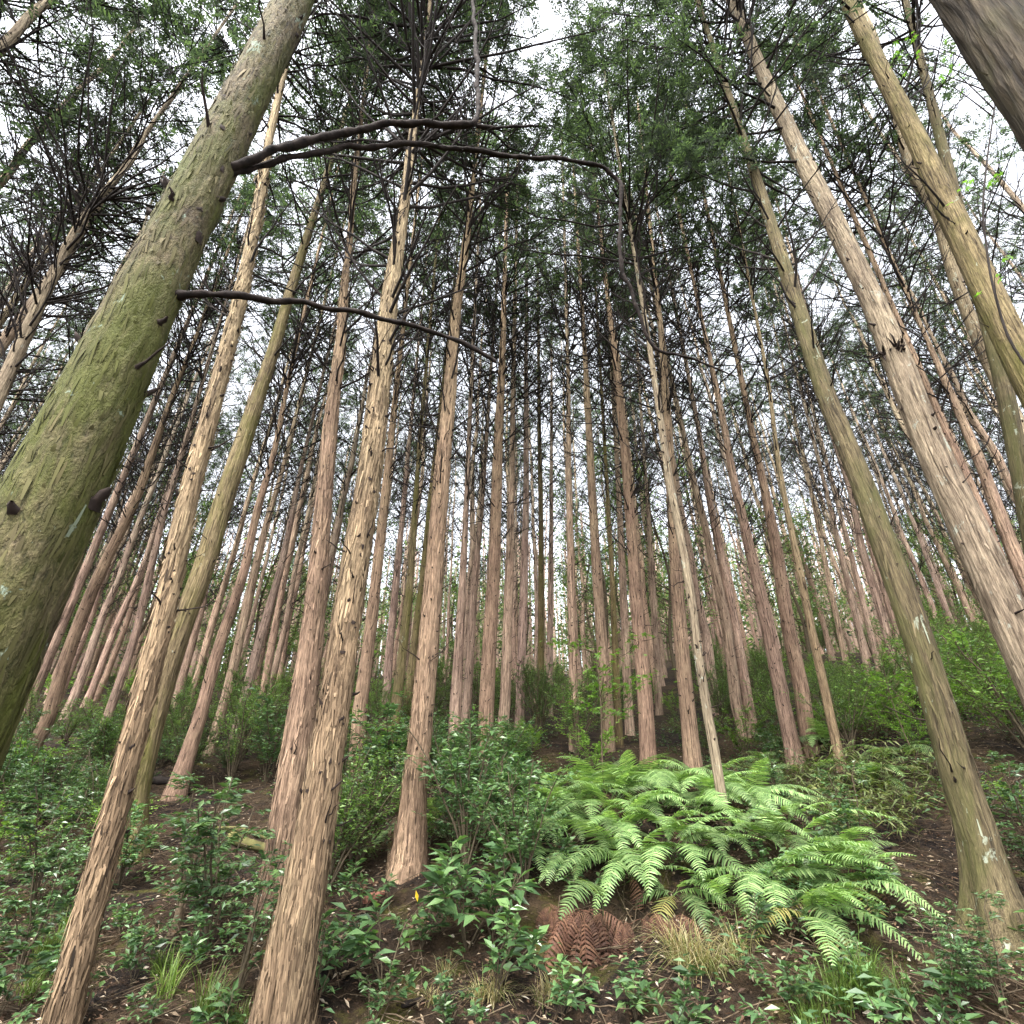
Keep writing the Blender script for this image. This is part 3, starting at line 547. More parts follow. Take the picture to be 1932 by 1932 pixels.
for gyv in np.arange(5.5, 50, 2.5):
    for gxv in np.arange(-56, 57, 2.35):
        x, y = gxv + rng.uniform(-.8, .8), gyv + rng.uniform(-.8, .8)
        u, v, dep = project((x, y, float(ground(x, y)) + 3))
        if not (-420 < u < 2350): continue
        if y < 13 and 500 < u < 1720 or y < 10 and 130 < u < 1850: continue
        if np.min(np.hypot(*(np.array(TREEXY) - [x, y]).T)) < 1.5: continue
        if nfar > 225 or rng.random() < .15: continue
        if 1030 < u < 1066 and y < 40: continue
        nfar += 1
        far_tree(x, y, int(rng.integers(8)), rng.uniform(.88, 1.1), 'slender pinkish conifer far up the slope, one of the crowded rear rows', GF)
for (x, y, k) in [(-7.6, 3.4, 1), (-9.6, 5.6, 2), (-8.6, 3.0, 6)]:
    r_ = far_tree(x, y, k, 1.0, 'conifer whose crown fills the top left corner above the pale trunk', 'conifers crowning the top left corner')
    for c_ in r_.children:
        if c_.name.startswith('crown'): c_.data = CROWNS[k % 6]; c_.scale = (1.15, 1.15, 1.1)
print('far trees', nfar)

#  bare limbs of the thick mossy trunk, drawn as centre lines (u, v, extra distance, radius in mm)
def limb(root, ax, pts, y0, m=None, twigs=6, seed=1):
    va = 330 if ax is None else pts[0][1]; hs = np.arange(1, axA.H, .05); y0 = float(axA.pos(hs[int(np.argmin([abs(project(axA.pos(h_))[1] - va) for h_ in hs]))])[1]); P = []
    for (u, v, dy, r) in pts:
        rr = ray(u, v); P.append(np.append(CAM + rr * (y0 + dy) / rr[1], r * 1.45 / 1000))
    P = np.array(P); s = np.concatenate([[0], np.cumsum(np.linalg.norm(np.diff(P[:, :3], axis=0), axis=1))])
    ss = np.arange(0, s[-1], .03); Q = np.stack([np.interp(ss, s, P[:, k]) for k in range(4)], 1); Q = gsmooth(Q, 7)
    rg = np.random.default_rng(seed)
    Q[:, :3] += .012 * np.stack([noise(ss * 7, 0, k * 7.1, seed) for k in range(3)], 1); Q[:, 3] *= 1 + .20 * noise(ss * 17, 0, 0, seed + 3) + .12 * noise(ss * 40, 0, 0, seed + 4)
    Q[:, :3] -= P0(axA)
    b = MB(); v, q = tubes(Q[None, :, :3], Q[None, :, 3], 14); v = v + (.0035 * np.stack([noise(v[:, 0] * 45, v[:, 1] * 45, v[:, 2] * 45 + 9 * k_, seed) for k_ in range(3)], 1)); b.add(v, q)
    if twigs:
        Tt, i = twig_paths(Q[None, ::max(1, len(Q) // 8), :3], twigs, rg, .22); v, q = tubes(Tt, np.repeat((np.linspace(1, .4, 4) * .004)[None], len(Tt), 0), 4); b.add(v, q)
    return b.obj('branch', m or M['limb'], root)
rootA, axA = MEAS[0]
limb(rootA, axA, [(402, 330, .0, 24), (440, 314, .0, 19), (470, 301, .0, 17), (560, 272, .05, 17), (640, 250, .1, 16), (740, 229, .15, 16), (830, 236, .2, 16), (895, 236, .22, 15), (902, 215, .23, 13), (900, 120, .25, 13), (893, 0, .28, 12), (890, -60, .3, 10)], 1.72, twigs=5, seed=1)
limb(rootA, None, [(895, 237, .22, 10), (950, 238, .24, 7), (1022, 237, .27, 4)], 1.72, twigs=1, seed=2)
limb(rootA, axA, [(395, 345, .0, 24), (440, 326, .02, 17), (470, 314, .05, 14), (560, 297, .1, 14), (660, 276, .18, 13), (770, 272, .25, 13), (870, 280, .33, 13), (960, 292, .4, 12), (1060, 300, .5, 12), (1140, 316, .6, 11), (1175, 345, .65, 11), (1172, 400, .7, 10), (1166, 470, .75, 10), (1172, 520, .8, 10), (1195, 560, .85, 9), (1215, 620, .9, 8), (1240, 660, .95, 7), (1290, 672, 1.0, 6), (1340, 690, 1.05, 5), (1400, 715, 1.1, 3)], 1.72, twigs=16, seed=3)
limb(rootA, axA, [(285, 556, .0, 26), (335, 553, .0, 18), (370, 551, .0, 12), (450, 561, .08, 12), (540, 570, .15, 11), (620, 580, .22, 10), (720, 602, .3, 10), (800, 622, .36, 9), (870, 645, .42, 10), (950, 690, .5, 7)], 1.62, twigs=2, seed=4)

# ------------------------------------------------------------------ undergrowth builders
def shrub_mesh(seed, h=.9, spread=.6, stems=8, twigs=13, lv=9, leaf=.075, wid=.03, matn='glossy', lay=.6):
    rg = np.random.default_rng(seed); az = rg.random(stems) * 6.28; lean = rg.uniform(.15, 1, stems) * spread
    tip = np.stack([np.cos(az) * lean, np.sin(az) * lean, h * rg.uniform(.6, 1.05, stems)], 1); s = np.linspace(0, 1, 6)[None, :, None]
    P = tip[:, None] * np.concatenate([s, s, s ** .75], -1) + rg.normal(size=(stems, 6, 3)) * .02 * s
    b = MB(); v, q = tubes(P, (.007 * np.linspace(1, .4, 6) * (h + .3))[None] * np.ones((stems, 1)), 5); b.add(v, q)
    Tw, i = twig_paths(P, twigs, rg, .42); Tw[:, :, 2] = Tw[:, :1, 2] + (Tw[:, :, 2] - Tw[:, :1, 2]) * (1 - lay); v, q = tubes(Tw, np.full((len(Tw), 4), .0022), 3); b.add(v, q)
    st = b.mesh('stem', M['stem'])
    m = len(Tw); k = np.repeat(np.arange(m), lv); f = np.tile(np.linspace(.25, 1, lv), m) * 3; j = np.minimum(f.astype(int), 2); ff = (f - j)[:, None]
    B = Tw[k, j] * (1 - ff) + Tw[k, j + 1] * ff; Td = nrm(Tw[k, 3] - Tw[k, 0]); sd = nrm(np.cross(Td, [0, 0, 1.0])) * np.where(np.arange(len(k)) % 2, 1, -1)[:, None]
    D = nrm(Td * .6 + sd * .8 + rg.normal(size=(len(k), 3)) * .22 - [0, 0, .1]); Nn = nrm(np.array([0, 0, 1.0]) + rg.normal(size=(len(k), 3)) * .35)
    sc = rg.uniform(.65, 1.2, len(k)); b = MB(); v, t = leaves(B, D, Nn, leaf * sc, wid * sc); b.add(v, t=t)
    return st, b.mesh('foliage', M[matn], False)
def star_leaves(P, rg, size=.06):           # five-lobed maple leaves
    n = len(P); Nn = nrm(np.array([0, 0, 1.0]) + rg.normal(size=(n, 3)) * .35); a0 = rand_n(rg, n); A = nrm(np.cross(a0, Nn)); Bv = np.cross(Nn, A); V = []; sz = size * rg.uniform(.7, 1.25, n)[:, None]
    for k, (an, ln) in enumerate([(0, 1), (.75, .85), (-.75, .85), (1.55, .55), (-1.55, .55)]):
        d = np.cos(an) * A + np.sin(an) * Bv; s = np.cross(Nn, d)
        V.append(np.stack([P, P + (d * .45 + s * .16) * ln * sz, P + d * ln * sz - Nn * .15 * sz, P + (d * .45 - s * .16) * ln * sz], 1))
    V = np.stack(V, 1).reshape(-1, 3); return V, np.arange(len(V)).reshape(-1, 4)
def maple_mesh(seed, h=1.5, spread=.7, nb=9, lv=26, size=.055):
    rg = np.random.default_rng(seed); s = np.linspace(0, 1, 8)
    P = np.stack([.12 * np.sin(s * 3 + seed) * s, .1 * s ** 2, h * s], -1)[None]; b = MB(); v, q = tubes(P, (.009 * np.linspace(1, .35, 8))[None], 6); b.add(v, q)
    hh = rg.uniform(.5, 1, nb) * 7; j = np.minimum(hh.astype(int), 6); B = P[0, j]; az = np.arange(nb) * 2.4; L = spread * rg.uniform(.5, 1, nb)
    ss = np.linspace(0, 1, 6)[None, :, None]; Q = B[:, None] + ss * np.stack([np.cos(az) * L, np.sin(az) * L, L * .35], -1)[:, None] + rg.normal(size=(nb, 6, 3)) * .02 * ss
    v, q = tubes(Q, (.0045 * np.linspace(1, .4, 6))[None] * np.ones((nb, 1)), 4); b.add(v, q); st = b.mesh('stem', M['sap'])
    m = nb * lv; k = rg.integers(0, nb, m); f = rg.integers(2, 6, m); Pp = Q[k, f] + rg.normal(size=(m, 3)) * [.11, .11, .03]
    b = MB(); v, q = star_leaves(Pp, rg, size); b.add(v, q); return st, b.mesh('foliage', M['maple'], False)
def sasa_mesh(seed, h=.5, n=16, spread=.4, leaf=.17, wid=.022, matn='sasa'):
    rg = np.random.default_rng(seed); az = rg.random(n) * 6.28; ln = rg.uniform(.2, 1, n) * spread
    tip = np.stack([np.cos(az) * ln, np.sin(az) * ln, h * rg.uniform(.5, 1, n)], 1); s = np.linspace(0, 1, 5)[None, :, None]
    P = tip[:, None] * np.concatenate([s ** 1.3, s ** 1.3, s ** .8], -1) + np.concatenate([rg.normal(size=(n, 1, 2)) * .1, np.zeros((n, 1, 1))], -1)
    b = MB(); v, q = tubes(P, np.full((n, 5), .002), 3); b.add(v, q); st = b.mesh('stem', M['stem'])
    lv = 6; k = np.repeat(np.arange(n), lv); B = P[k, rg.integers(2, 5, n * lv)]
    a = rg.random(n * lv) * 6.28; D = np.stack([np.cos(a), np.sin(a), rg.uniform(-.35, .5, n * lv)], 1)
    b = MB(); v, t = leaves(B, D, nrm(np.array([0, 0, 1.0]) + rg.normal(size=(n * lv, 3)) * .3), leaf * rg.uniform(.6, 1.2, n * lv), wid, .2, .35); b.add(v, t=t)
    return st, b.mesh('foliage', M[matn], False)
def grass_mesh(seed, n=70, L=.32, matn='grass', droop=.7):
    rg = np.random.default_rng(seed); az = rg.random(n) * 6.28; K = 5; s = np.linspace(0, 1, K)
    ln = L * rg.uniform(.5, 1.15, n); o = np.stack([np.cos(az), np.sin(az), 0 * az], -1); out = rg.uniform(.25, 1, n) * droop
    P = (rg.normal(size=(n, 3)) * [.03, .03, 0])[:, None] + ln[:, None, None] * (o[:, None] * (out[:, None] * s ** 1.4)[..., None] + np.array([0, 0, 1.0]) * ((s - out[:, None] * s ** 2.4 * .8))[..., None])
    sd = np.stack([-np.sin(az), np.cos(az), 0 * az], -1)[:, None] * (.0028 * (1 - s ** 2 * .85))[None, :, None]
    V = np.stack([P - sd, P + sd], 2); idx = np.arange(n * K * 2).reshape(n, K, 2)
    b = MB(); b.add(V, np.stack([idx[:, :-1, 0], idx[:, :-1, 1], idx[:, 1:, 1], idx[:, 1:, 0]], -1)); return b.mesh('grass_tuft', M[matn])
def frond_mesh(seed, bend, matn, pairs=30, el0=1.15, wmax=.16, curl=0.0):
    rg = np.random.default_rng(seed); K = 40; s = np.linspace(0, 1, K); e = el0 - bend * s ** .85
    P = np.concatenate([[[0, 0, 0]], np.cumsum(np.stack([np.cos(e), .05 * np.sin(s * 4 + seed), np.sin(e)], -1)[:-1] / (K - 1), 0)])
    b = MB(); v, q = tubes(P[None], (.004 * np.linspace(1, .25, K))[None], 4); b.add(v, q)
    f = np.linspace(.2, .985, pairs); f = np.repeat(f, 2); sg = np.tile([1, -1], pairs); x = (f - .2) / .8
    ln = wmax * np.minimum(1, .55 + x * 2.2) * (1 - x ** 2.2) ** .9 * rg.uniform(.88, 1.08, len(f)) + .008
    j = f * (K - 1); i = np.minimum(j.astype(int), K - 2); B = P[i] + (P[i + 1] - P[i]) * (j - i)[:, None]; Tg = nrm(P[i + 1] - P[i])
    side = np.array([0, 1.0, 0]) * sg[:, None]; Nn = nrm(np.cross(Tg, np.array([0, 1.0, 0]))) * -1; Nn = np.where(Nn[:, 2:] < 0, -Nn, Nn)
    kk = 4; ss = np.linspace(0, 1, kk); d0 = nrm(side + Tg * .28 + rg.normal(size=(len(f), 3)) * .06)
    dr = rg.uniform(.1, .4, len(f)) + curl
    C = B[:, None] + ln[:, None, None] * (d0[:, None] * ss[None, :, None] + (Tg * .18 )[:, None] * (ss ** 2)[None, :, None] - Nn[:, None] * (dr[:, None] * ss ** 2)[..., None])
    wv = (.0105 * np.array([.75, 1, .72, .08]))[None, :, None] * (.5 + .5 * (ln / wmax))[:, None, None]
    V = np.stack([C - Tg[:, None] * wv, C + Tg[:, None] * wv], 2); idx = np.arange(len(f) * kk * 2).reshape(len(f), kk, 2)
    b.add(V, np.stack([idx[:, :-1, 0], idx[:, :-1, 1], idx[:, 1:, 1], idx[:, 1:, 0]], -1)); return b.mesh('frond', M[matn], False)
FG = [frond_mesh(1, 1.5, 'fern'), frond_mesh(2, 1.9, 'fern', 32), frond_mesh(3, 1.2, 'fern', 28), frond_mesh(4, 2.3, 'fern', 31), frond_mesh(5, 1.7, 'fern', 34, wmax=.13)]
FY = [frond_mesh(6, 2.3, 'fernold', 26), frond_mesh(7, 2.6, 'fernold', 24)]
FB = [frond_mesh(8, 2.7, 'fernbrown', 26, el0=.8, curl=.9, wmax=.10), frond_mesh(9, 3.2, 'fernbrown', 22, el0=.9, curl=1.2, wmax=.09)]
def fern(p, n, size, label, seed, brown=0, yellow=0, face=-1.57, group='ferns of the bank'):
    rg = np.random.default_rng(seed); root = thing('fern', label, 'fern', p, 0, group)
    for k in range(n + brown + yellow):
        me, sc, dn = FG[rg.integers(len(FG))], 1, 0
        if k >= n: me, sc, dn = FB[rg.integers(2)], rg.uniform(.5, 1), .25
        if k >= n + brown: me, sc, dn = FY[rg.integers(2)], .95, .1
        az = face + rg.normal() * .75 if (rg.random() < .5 or k >= n) else rg.random() * 6.28
        o = link('frond', me, root, (rg.normal() * .05, rg.normal() * .05, 0)); o.rotation_euler = (rg.normal() * .18, rg.uniform(-.1, .4) + dn, az); o.scale = (size * sc * rg.uniform(.75, 1.15),) * 3
    return root
PLANTS = []
def plant(meshes, name, label, cat, p, s, group=None, rz=None):
    root = thing(name, label, cat, (p[0], p[1], p[2] - .02), rng.random() * 6.28 if rz is None else rz, group, s)
    link('stem', meshes[0], root); link('foliage', meshes[1], root); PLANTS.append(np.array([p[0], p[1]])); return root
SH = [shrub_mesh(200 + k, h=.85 + .1 * k, spread=.5 + .05 * k, stems=7 + k, leaf=.075, wid=.032) for k in range(4)]
SHL = [shrub_mesh(220 + k, h=.5, spread=.35, stems=4, twigs=6, lv=5, leaf=.11, wid=.048, lay=.5) for k in range(3)]
SB = [shrub_mesh(230 + k, h=1.3 + .15 * k, spread=.75, stems=12, twigs=16, lv=11, leaf=.055, wid=.028, matn='smallleaf', lay=.45) for k in range(4)]
SBB = [shrub_mesh(240 + k, h=1.0 + .2 * k, spread=.7, stems=9, twigs=13, lv=10, leaf=.06, wid=.03, matn='brightleaf', lay=.6) for k in range(2)]
SN = [shrub_mesh(250 + k, h=1.15, spread=.55, stems=5, twigs=18, lv=11, leaf=.066, wid=.028, matn='glossy', lay=.85) for k in range(3)]
SA = [sasa_mesh(260 + k) for k in range(3)]
MP = [maple_mesh(270 + k) for k in range(2)]
GR = [grass_mesh(280 + k) for k in range(3)]; GD = [grass_mesh(290 + k, 60, .34, 'drygrass', 1.15) for k in range(2)]

# ferns
def inpoly(x, y, poly):
    c = False; n = len(poly)
    for i in range(n):
        (x1, y1), (x2, y2) = poly[i], poly[i - 1]
        if (y1 > y) != (y2 > y) and x < (x2 - x1) * (y - y1) / (y2 - y1) + x1: c = not c
    return c
fern_xy = []
poly = [(940, 1560), (1000, 1510), (1200, 1478), (1380, 1490), (1540, 1580), (1610, 1680), (1600, 1735), (1550, 1752), (1470, 1750), (1330, 1725), (1240, 1735), (1060, 1700)]
k = 0
for _ in range(2600):
    u, v = rng.uniform(940, 1720), rng.uniform(1470, 1810)
    if not inpoly(u, v, poly) or (1290 < u < 1450 and 1600 < v < 1715): continue
    p = ground_px(u, v)
    if any(math.hypot(p[0] - a, p[1] - c) < .30 for a, c in fern_xy): continue
    fern_xy.append((p[0], p[1])); k += 1
    low = v > 1665
    lab = 'green fern with brown dead fronds along the lower edge of the bank' if low else 'bright green arching fern within the large fern bank'
    fern(p, int(rng.integers(7, 11)), rng.uniform(.5, .82), lab, 3000 + k, brown=int(rng.integers(3, 6)) if low else int(rng.integers(0, 3)), yellow=int(rng.integers(0, 3)) if low else 0,
         group='ferns with dead fronds on the lower bank' if low else 'ferns of the large bank')
print('ferns', k)
for (u, v) in [(1450, 1460), (1520, 1470), (1640, 1480), (1700, 1440), (1480, 1420), (1560, 1410)]:
    fern(ground_px(u, v), 8, .8, 'small fern on the upper right slope behind the slim wavy trunk', 3200 + u, group='ferns on the upper right slope')
for (u, v) in [(700, 1620), (650, 1560), (820, 1560)]:
    fern(ground_px(u, v), 6, .6, 'small fern in shade near the flared reddish trunk', 3300 + u, group='ferns near the flared trunk')
b_root = fern(ground_px(1110, 1765) + [0, 0, .12], 1, .8, 'heap of rust-brown dead fern fronds below the green bank', 3400, brown=16, group=None); b_root['category'] = 'dead fern'
for (u_, v_, sc_) in [(1050, 1745, .5), (1190, 1775, .5), (1250, 1760, .45)]:
    fern(ground_px(u_, v_) + [0, 0, .08], 0, sc_, 'smaller clump of curled rust-brown fern fronds beside the dead heap', 3410 + u_, brown=12, group='dead fern clumps below the bank')['category'] = 'dead fern'
b_root = fern(ground_px(690, 1660), 0, .5, 'small clump of reddish dead fern beside the flared trunk foot', 3401, brown=7, group=None); b_root['category'] = 'dead fern'

# shrubs that can be told apart (u, v of the foot)
KEY = [
 (SN, 0, 390, 1800, 1.0, 'layered_shrub', 'layered leafy shrub between the slim and stout foreground trunks'),
 (SN, 1, 330, 1740, .8, 'layered_shrub', 'layered leafy shrub just right of the slim foreground trunk'),
 (SN, 2, 440, 1900, .7, 'layered_shrub', 'low leafy shrub at the left foot of the stout tan trunk'),
 (SN, 0, 60, 1720, .85, 'layered_shrub', 'dark leafy shrub at the left edge beside the slim foreground trunk'),
 (SN, 1, 30, 1860, .6, 'layered_shrub', 'small leafy shrub in the bottom left corner'),
 (SH, 1, 740, 1500, 1.25, 'evergreen_shrub', 'tall dark bush behind the stout tan trunk by the mossy pair'),
 (SH, 2, 500, 1480, 1.15, 'evergreen_shrub', 'bright topped bush left of the reddish half hidden trunk'),
 (SH, 3, 880, 1640, 1.0, 'evergreen_shrub', 'dense glossy bush between the flared trunk and the fern bank'),
 (SH, 0, 960, 1600, .9, 'evergreen_shrub', 'glossy bush at the left end of the fern bank'),
 (SH, 1, 850, 1530, 1.0, 'evergreen_shrub', 'bright leafy bush behind the flared reddish trunk'),
 (SHL, 0, 880, 1790, 1.2, 'broadleaf_shrub', 'big glossy leaved shrub under the fern bank left end'),
 (SHL, 1, 930, 1770, 1.0, 'broadleaf_shrub', 'glossy shrub touching the rust-brown dead fronds'),
 (SHL, 2, 720, 1870, 1.0, 'broadleaf_shrub', 'thin leggy seedling on the bare bank left of centre'),
 (SHL, 0, 930, 1890, .9, 'broadleaf_shrub', 'sparse seedling with large leaves at the bottom centre'),
 (SHL, 1, 590, 1915, .8, 'broadleaf_shrub', 'small seedling at the right foot of the stout tan trunk'),
 (SHL, 2, 1640, 1890, .5, 'broadleaf_shrub', 'glossy seedling under the fern tips at lower right'),
 (SHL, 0, 1420, 1810, .6, 'broadleaf_shrub', 'bright seedling in the dark hollow under the ferns'),
 (SHL, 2, 1500, 1920, .5, 'broadleaf_shrub', 'pale leaved seedling among grass at the bottom right of centre'),
 (SN, 0, 1830, 1915, .4, 'layered_shrub', 'leafy shrub before the buttressed foot of the leaning grey trunk'),
 (SN, 1, 1905, 1930, .42, 'layered_shrub', 'leafy shrub in the bottom right corner'),
 (SN, 2, 1990, 1720, .8, 'layered_shrub', 'bluish leafy shrub leaning in at the right edge beside the trunk foot'),
]
for (lst, i, u, v, s, nm, lab) in KEY: plant(lst[i], nm, lab, 'shrub', ground_px(u, v), s)
r_ = plant(MP[0], 'maple_sapling', 'bright green maple sapling in front of the central trunks', 'sapling', ground_px(1140, 1500), 1.15, rz=.5)
plant(MP[1], 'maple_sapling', 'bright green maple sapling beside the twin pinkish trunks', 'sapling', ground_px(1730, 1440), .9, rz=2.0)
# bamboo grass on the right slope
k = 0
for _ in range(500):
    u, v = rng.uniform(1400, 1790), rng.uniform(1480, 1600)
    if v > 1480 + (u - 1400) * .42 and u < 1600: continue
    p = ground_px(u, v)
    if PLANTS and np.min(np.hypot(*(np.array(PLANTS) - p[:2]).T)) < .33: continue
    k += 1
    if k > 34: break
    plant(SA[k % 3], 'bamboo_grass', 'clump of yellowish bamboo grass on the right slope', 'bamboo grass', p, rng.uniform(.8, 1.2), 'bamboo grass clumps on the right slope')
BOX = [(690, 850, 1630, 1790), (225, 520, 1490, 1730), (470, 570, 1600, 1860), (1000, 1480, 1700, 1860), (1480, 1700, 1790, 1860), (1240, 1420, 1740, 1880), (600, 780, 1720, 1800), (1690, 1960, 1640, 1890), (1640, 1800, 1600, 1700)]
def clear(u, v): return not any(a < u < b_ and c_ < v < d_ for a, b_, c_, d_ in BOX)
# bushes of the slope
def scatter(n, test, meshes, smin, smax, name, label, group, gap, xr, yr, cat='shrub'):
    c = 0
    for _ in range(n * 30):
        if c >= n: break
        x, y = rng.uniform(*xr), rng.uniform(*yr); z = float(ground(x, y)); u, v, d = project((x, y, z))
        if not (-120 < u < 2050) or not test(x, y, u, v) or not clear(u, v): continue
        if np.min(np.hypot(*(np.array(PLANTS) - [x, y]).T)) < gap: continue
        plant(meshes[c % len(meshes)], name, label, cat, (x, y, z), rng.uniform(smin, smax), group); c += 1
    print(name, c)
scatter(110, lambda x, y, u, v: v > 1250, SB[:2] + SBB[:1] + SB[2:], .4, .95, 'leafy_bush', 'small leaved green bush on the middle slope under the trunks', 'bushes under the trunks on the middle slope', .55, (-9, 12), (7.6, 17))
scatter(80, lambda x, y, u, v: True, SB + SBB, .45, 1.3, 'leafy_bush', 'small leaved bush far back at the foot of the rear trunks', 'bushes at the foot of the rear trunks', 1.2, (-26, 26), (17, 34))
scatter(60, lambda x, y, u, v: u > 1740, SB[:3] + SBB, .7, 1.3, 'leafy_bush', 'tall leafy bush on the bright hillside right of the leaning grey trunk', 'bushes on the right hillside', .7, (5.5, 18), (6, 17))
scatter(80, lambda x, y, u, v: u < 1000 and v < 1700 and not (280 < u < 510 and v > 1490), SN + SB[:1] + SH + SBB[:1], .35, .85, 'evergreen_shrub', 'green leafy shrub on the shaded left slope', 'shrubs on the shaded left slope', .36, (-8, 0.3), (4.2, 9.5))
scatter(30, lambda x, y, u, v: u > 1450, SN + SBB + SH[:2], .35, .75, 'evergreen_shrub', 'green leafy shrub on the bare right slope', 'shrubs on the bare right slope', .6, (2.5, 11), (4.0, 9))
scatter(75, lambda x, y, u, v: 1640 < v and not (480 < u < 600), SHL, .35, .7, 'seedling', 'small broad leaved seedling on the near soil', 'seedlings on the near soil', .3, (-5, 5.5), (2.7, 5.5), 'seedling')
# grass tufts
def tuft(lst, u, v, s, label, group, i):
    p = ground_px(u, v); o = link('grass_tuft', lst[i % len(lst)], None, p - [0, 0, .01]); o.scale = (s,) * 3; o.rotation_euler = (0, 0, rng.random() * 6.28); tag(o, label, 'grass', group)
for i in range(9): tuft(GR, rng.uniform(1500, 1720), rng.uniform(1885, 1960), rng.uniform(.6, 1.0), 'green grass tuft at the bottom right below the ferns', 'grass tufts below the ferns', i)
for i in range(5): tuft(GR, rng.uniform(210, 480), rng.uniform(1830, 1960), rng.uniform(.6, 1.0), 'green grass tuft between the two left foreground trunks', 'grass tufts between the foreground trunks', i)
for i in range(6): tuft(GR, rng.uniform(0, 130), rng.uniform(1760, 1900), rng.uniform(.6, .9), 'green grass tuft by the left edge beyond the slim trunk', 'grass tufts by the left edge', i)
for i in range(6): tuft(GD, rng.uniform(1250, 1420), rng.uniform(1800, 1850), rng.uniform(.7, 1.0), 'bleached drooping grass tuft on the bank under the ferns', 'dry grass tufts on the bank', i)
for i in range(8): tuft(GD, rng.uniform(800, 1130), rng.uniform(1840, 1900), rng.uniform(.4, .7), 'small dry grass tuft on the bare bank at bottom centre', 'dry grass tufts at bottom centre', i)

# leaf and twig litter: nobody could count it
n = 30000; y = 2.3 + 8 * rng.random(n) ** 1.3; x = rng.uniform(-1, 1, n) * (2 + y * .95); z = ground(x, y) + .02
a = rng.random(n) * 6.28; D = np.stack([np.cos(a), np.sin(a), rng.normal(size=n) * .25], 1); b = MB()
v, t = leaves(np.stack([x, y, z], 1), D, nrm(np.array([0, 0, 1.0]) + rng.normal(size=(n, 3)) * .5), rng.uniform(.012, .06, n), rng.uniform(.006, .022, n), .3, .1); b.add(v, t=t)
tag(b.obj('leaf_litter', M['litter'], smooth=False), 'fallen brown and pale leaves strewn over the forest floor', 'leaf litter', kind='stuff')
n = 4000; y = 2.4 + 8 * rng.random(n); x = rng.uniform(-1, 1, n) * (2 + y * .95); a = rng.random(n) * 6.28; L = rng.uniform(.08, .5, n)
s = np.linspace(-.5, .5, 5); X = x[:, None] + np.cos(a)[:, None] * L[:, None] * s; Y = y[:, None] + np.sin(a)[:, None] * L[:, None] * s + rng.normal(size=(n, 5)) * .01
Z = ground(X, Y) + .025 + rng.random((n, 1)) * .03; b = MB(); v, q = tubes(np.stack([X, Y, Z], -1), np.repeat(rng.uniform(.001, .004, n)[:, None], 5, 1), 4); b.add(v, q)
tag(b.obj('twig_litter', M['sap']), 'thin dead twigs strewn over the forest floor', 'twig litter', kind='stuff')

# fallen wood
def log(name, a, c, r, m, label, lift=0.0, cat='log'):
    A, B = ground_px(*a), ground_px(*c); n = 24; s = np.linspace(0, 1, n)[:, None]; P = A + (B - A) * s
    P[:, 2] = np.maximum(P[:, 2], ground(P[:, 0], P[:, 1])) + r * .6 + lift * s[:, 0]; P[:, :2] += .02 * np.stack([noise(s[:, 0] * 5, 0, 0, int(a[0])), noise(s[:, 0] * 5, 3, 0, int(a[0]))], 1)
    o0 = P[0].copy(); rr = r * np.interp(s[:, 0], [0, .03, .97, 1], [.7, 1, .75, .4]) * (1 + .12 * noise(s[:, 0] * 9, 1, 0, int(a[1])))
    b = MB(); v, q = tubes((P - o0)[None], rr[None], 12); b.add(v, q); b.add([P[0] - o0] + list(v[:12]), t=[(0, 1 + (k + 1) % 12, 1 + k) for k in range(12)])
    o = b.obj(name, m); o.location = o0; tag(o, label, cat); return o
log('fallen_log', (430, 1585), (545, 1625), .05, M['mosslog'], 'mossy fallen log behind the layered shrub, by the reddish trunk')
log('fallen_log', (280, 1478), (345, 1482), .06, M['dark'], 'dark log lying across the soil below the trunk with the foot hole')
log('fallen_log', (395, 1570), (520, 1590), .03, M['mosslog'], 'thin long log lying behind the mossy one')
log('wood_piece', (685, 1712), (722, 1690), .035, M['redwood'], 'split pinkish wood piece on the soil below the flared trunk', cat='wood')
log('fallen_branch', (605, 1795), (690, 1745), .014, M['sap'], 'crooked dead branch on the bank right of the stout tan trunk', cat='branch')
log('fallen_branch', (640, 1850), (720, 1800), .012, M['sap'], 'dead branch lower on the bank by the leggy seedling', cat='branch')
log('fallen_branch', (350, 1600), (400, 1580), .012, M['sap'], 'pale stick right of the mossy greenish trunk foot', cat='branch')
log('fallen_branch', (760, 1900), (900, 1870), .014, M['dark'], 'dark arched stick near the bottom edge left of centre', cat='branch')
log('fallen_branch', (1560, 1640), (1680, 1600), .014, M['dark'], 'dark stick on the bare soil right of the fern bank', cat='branch')
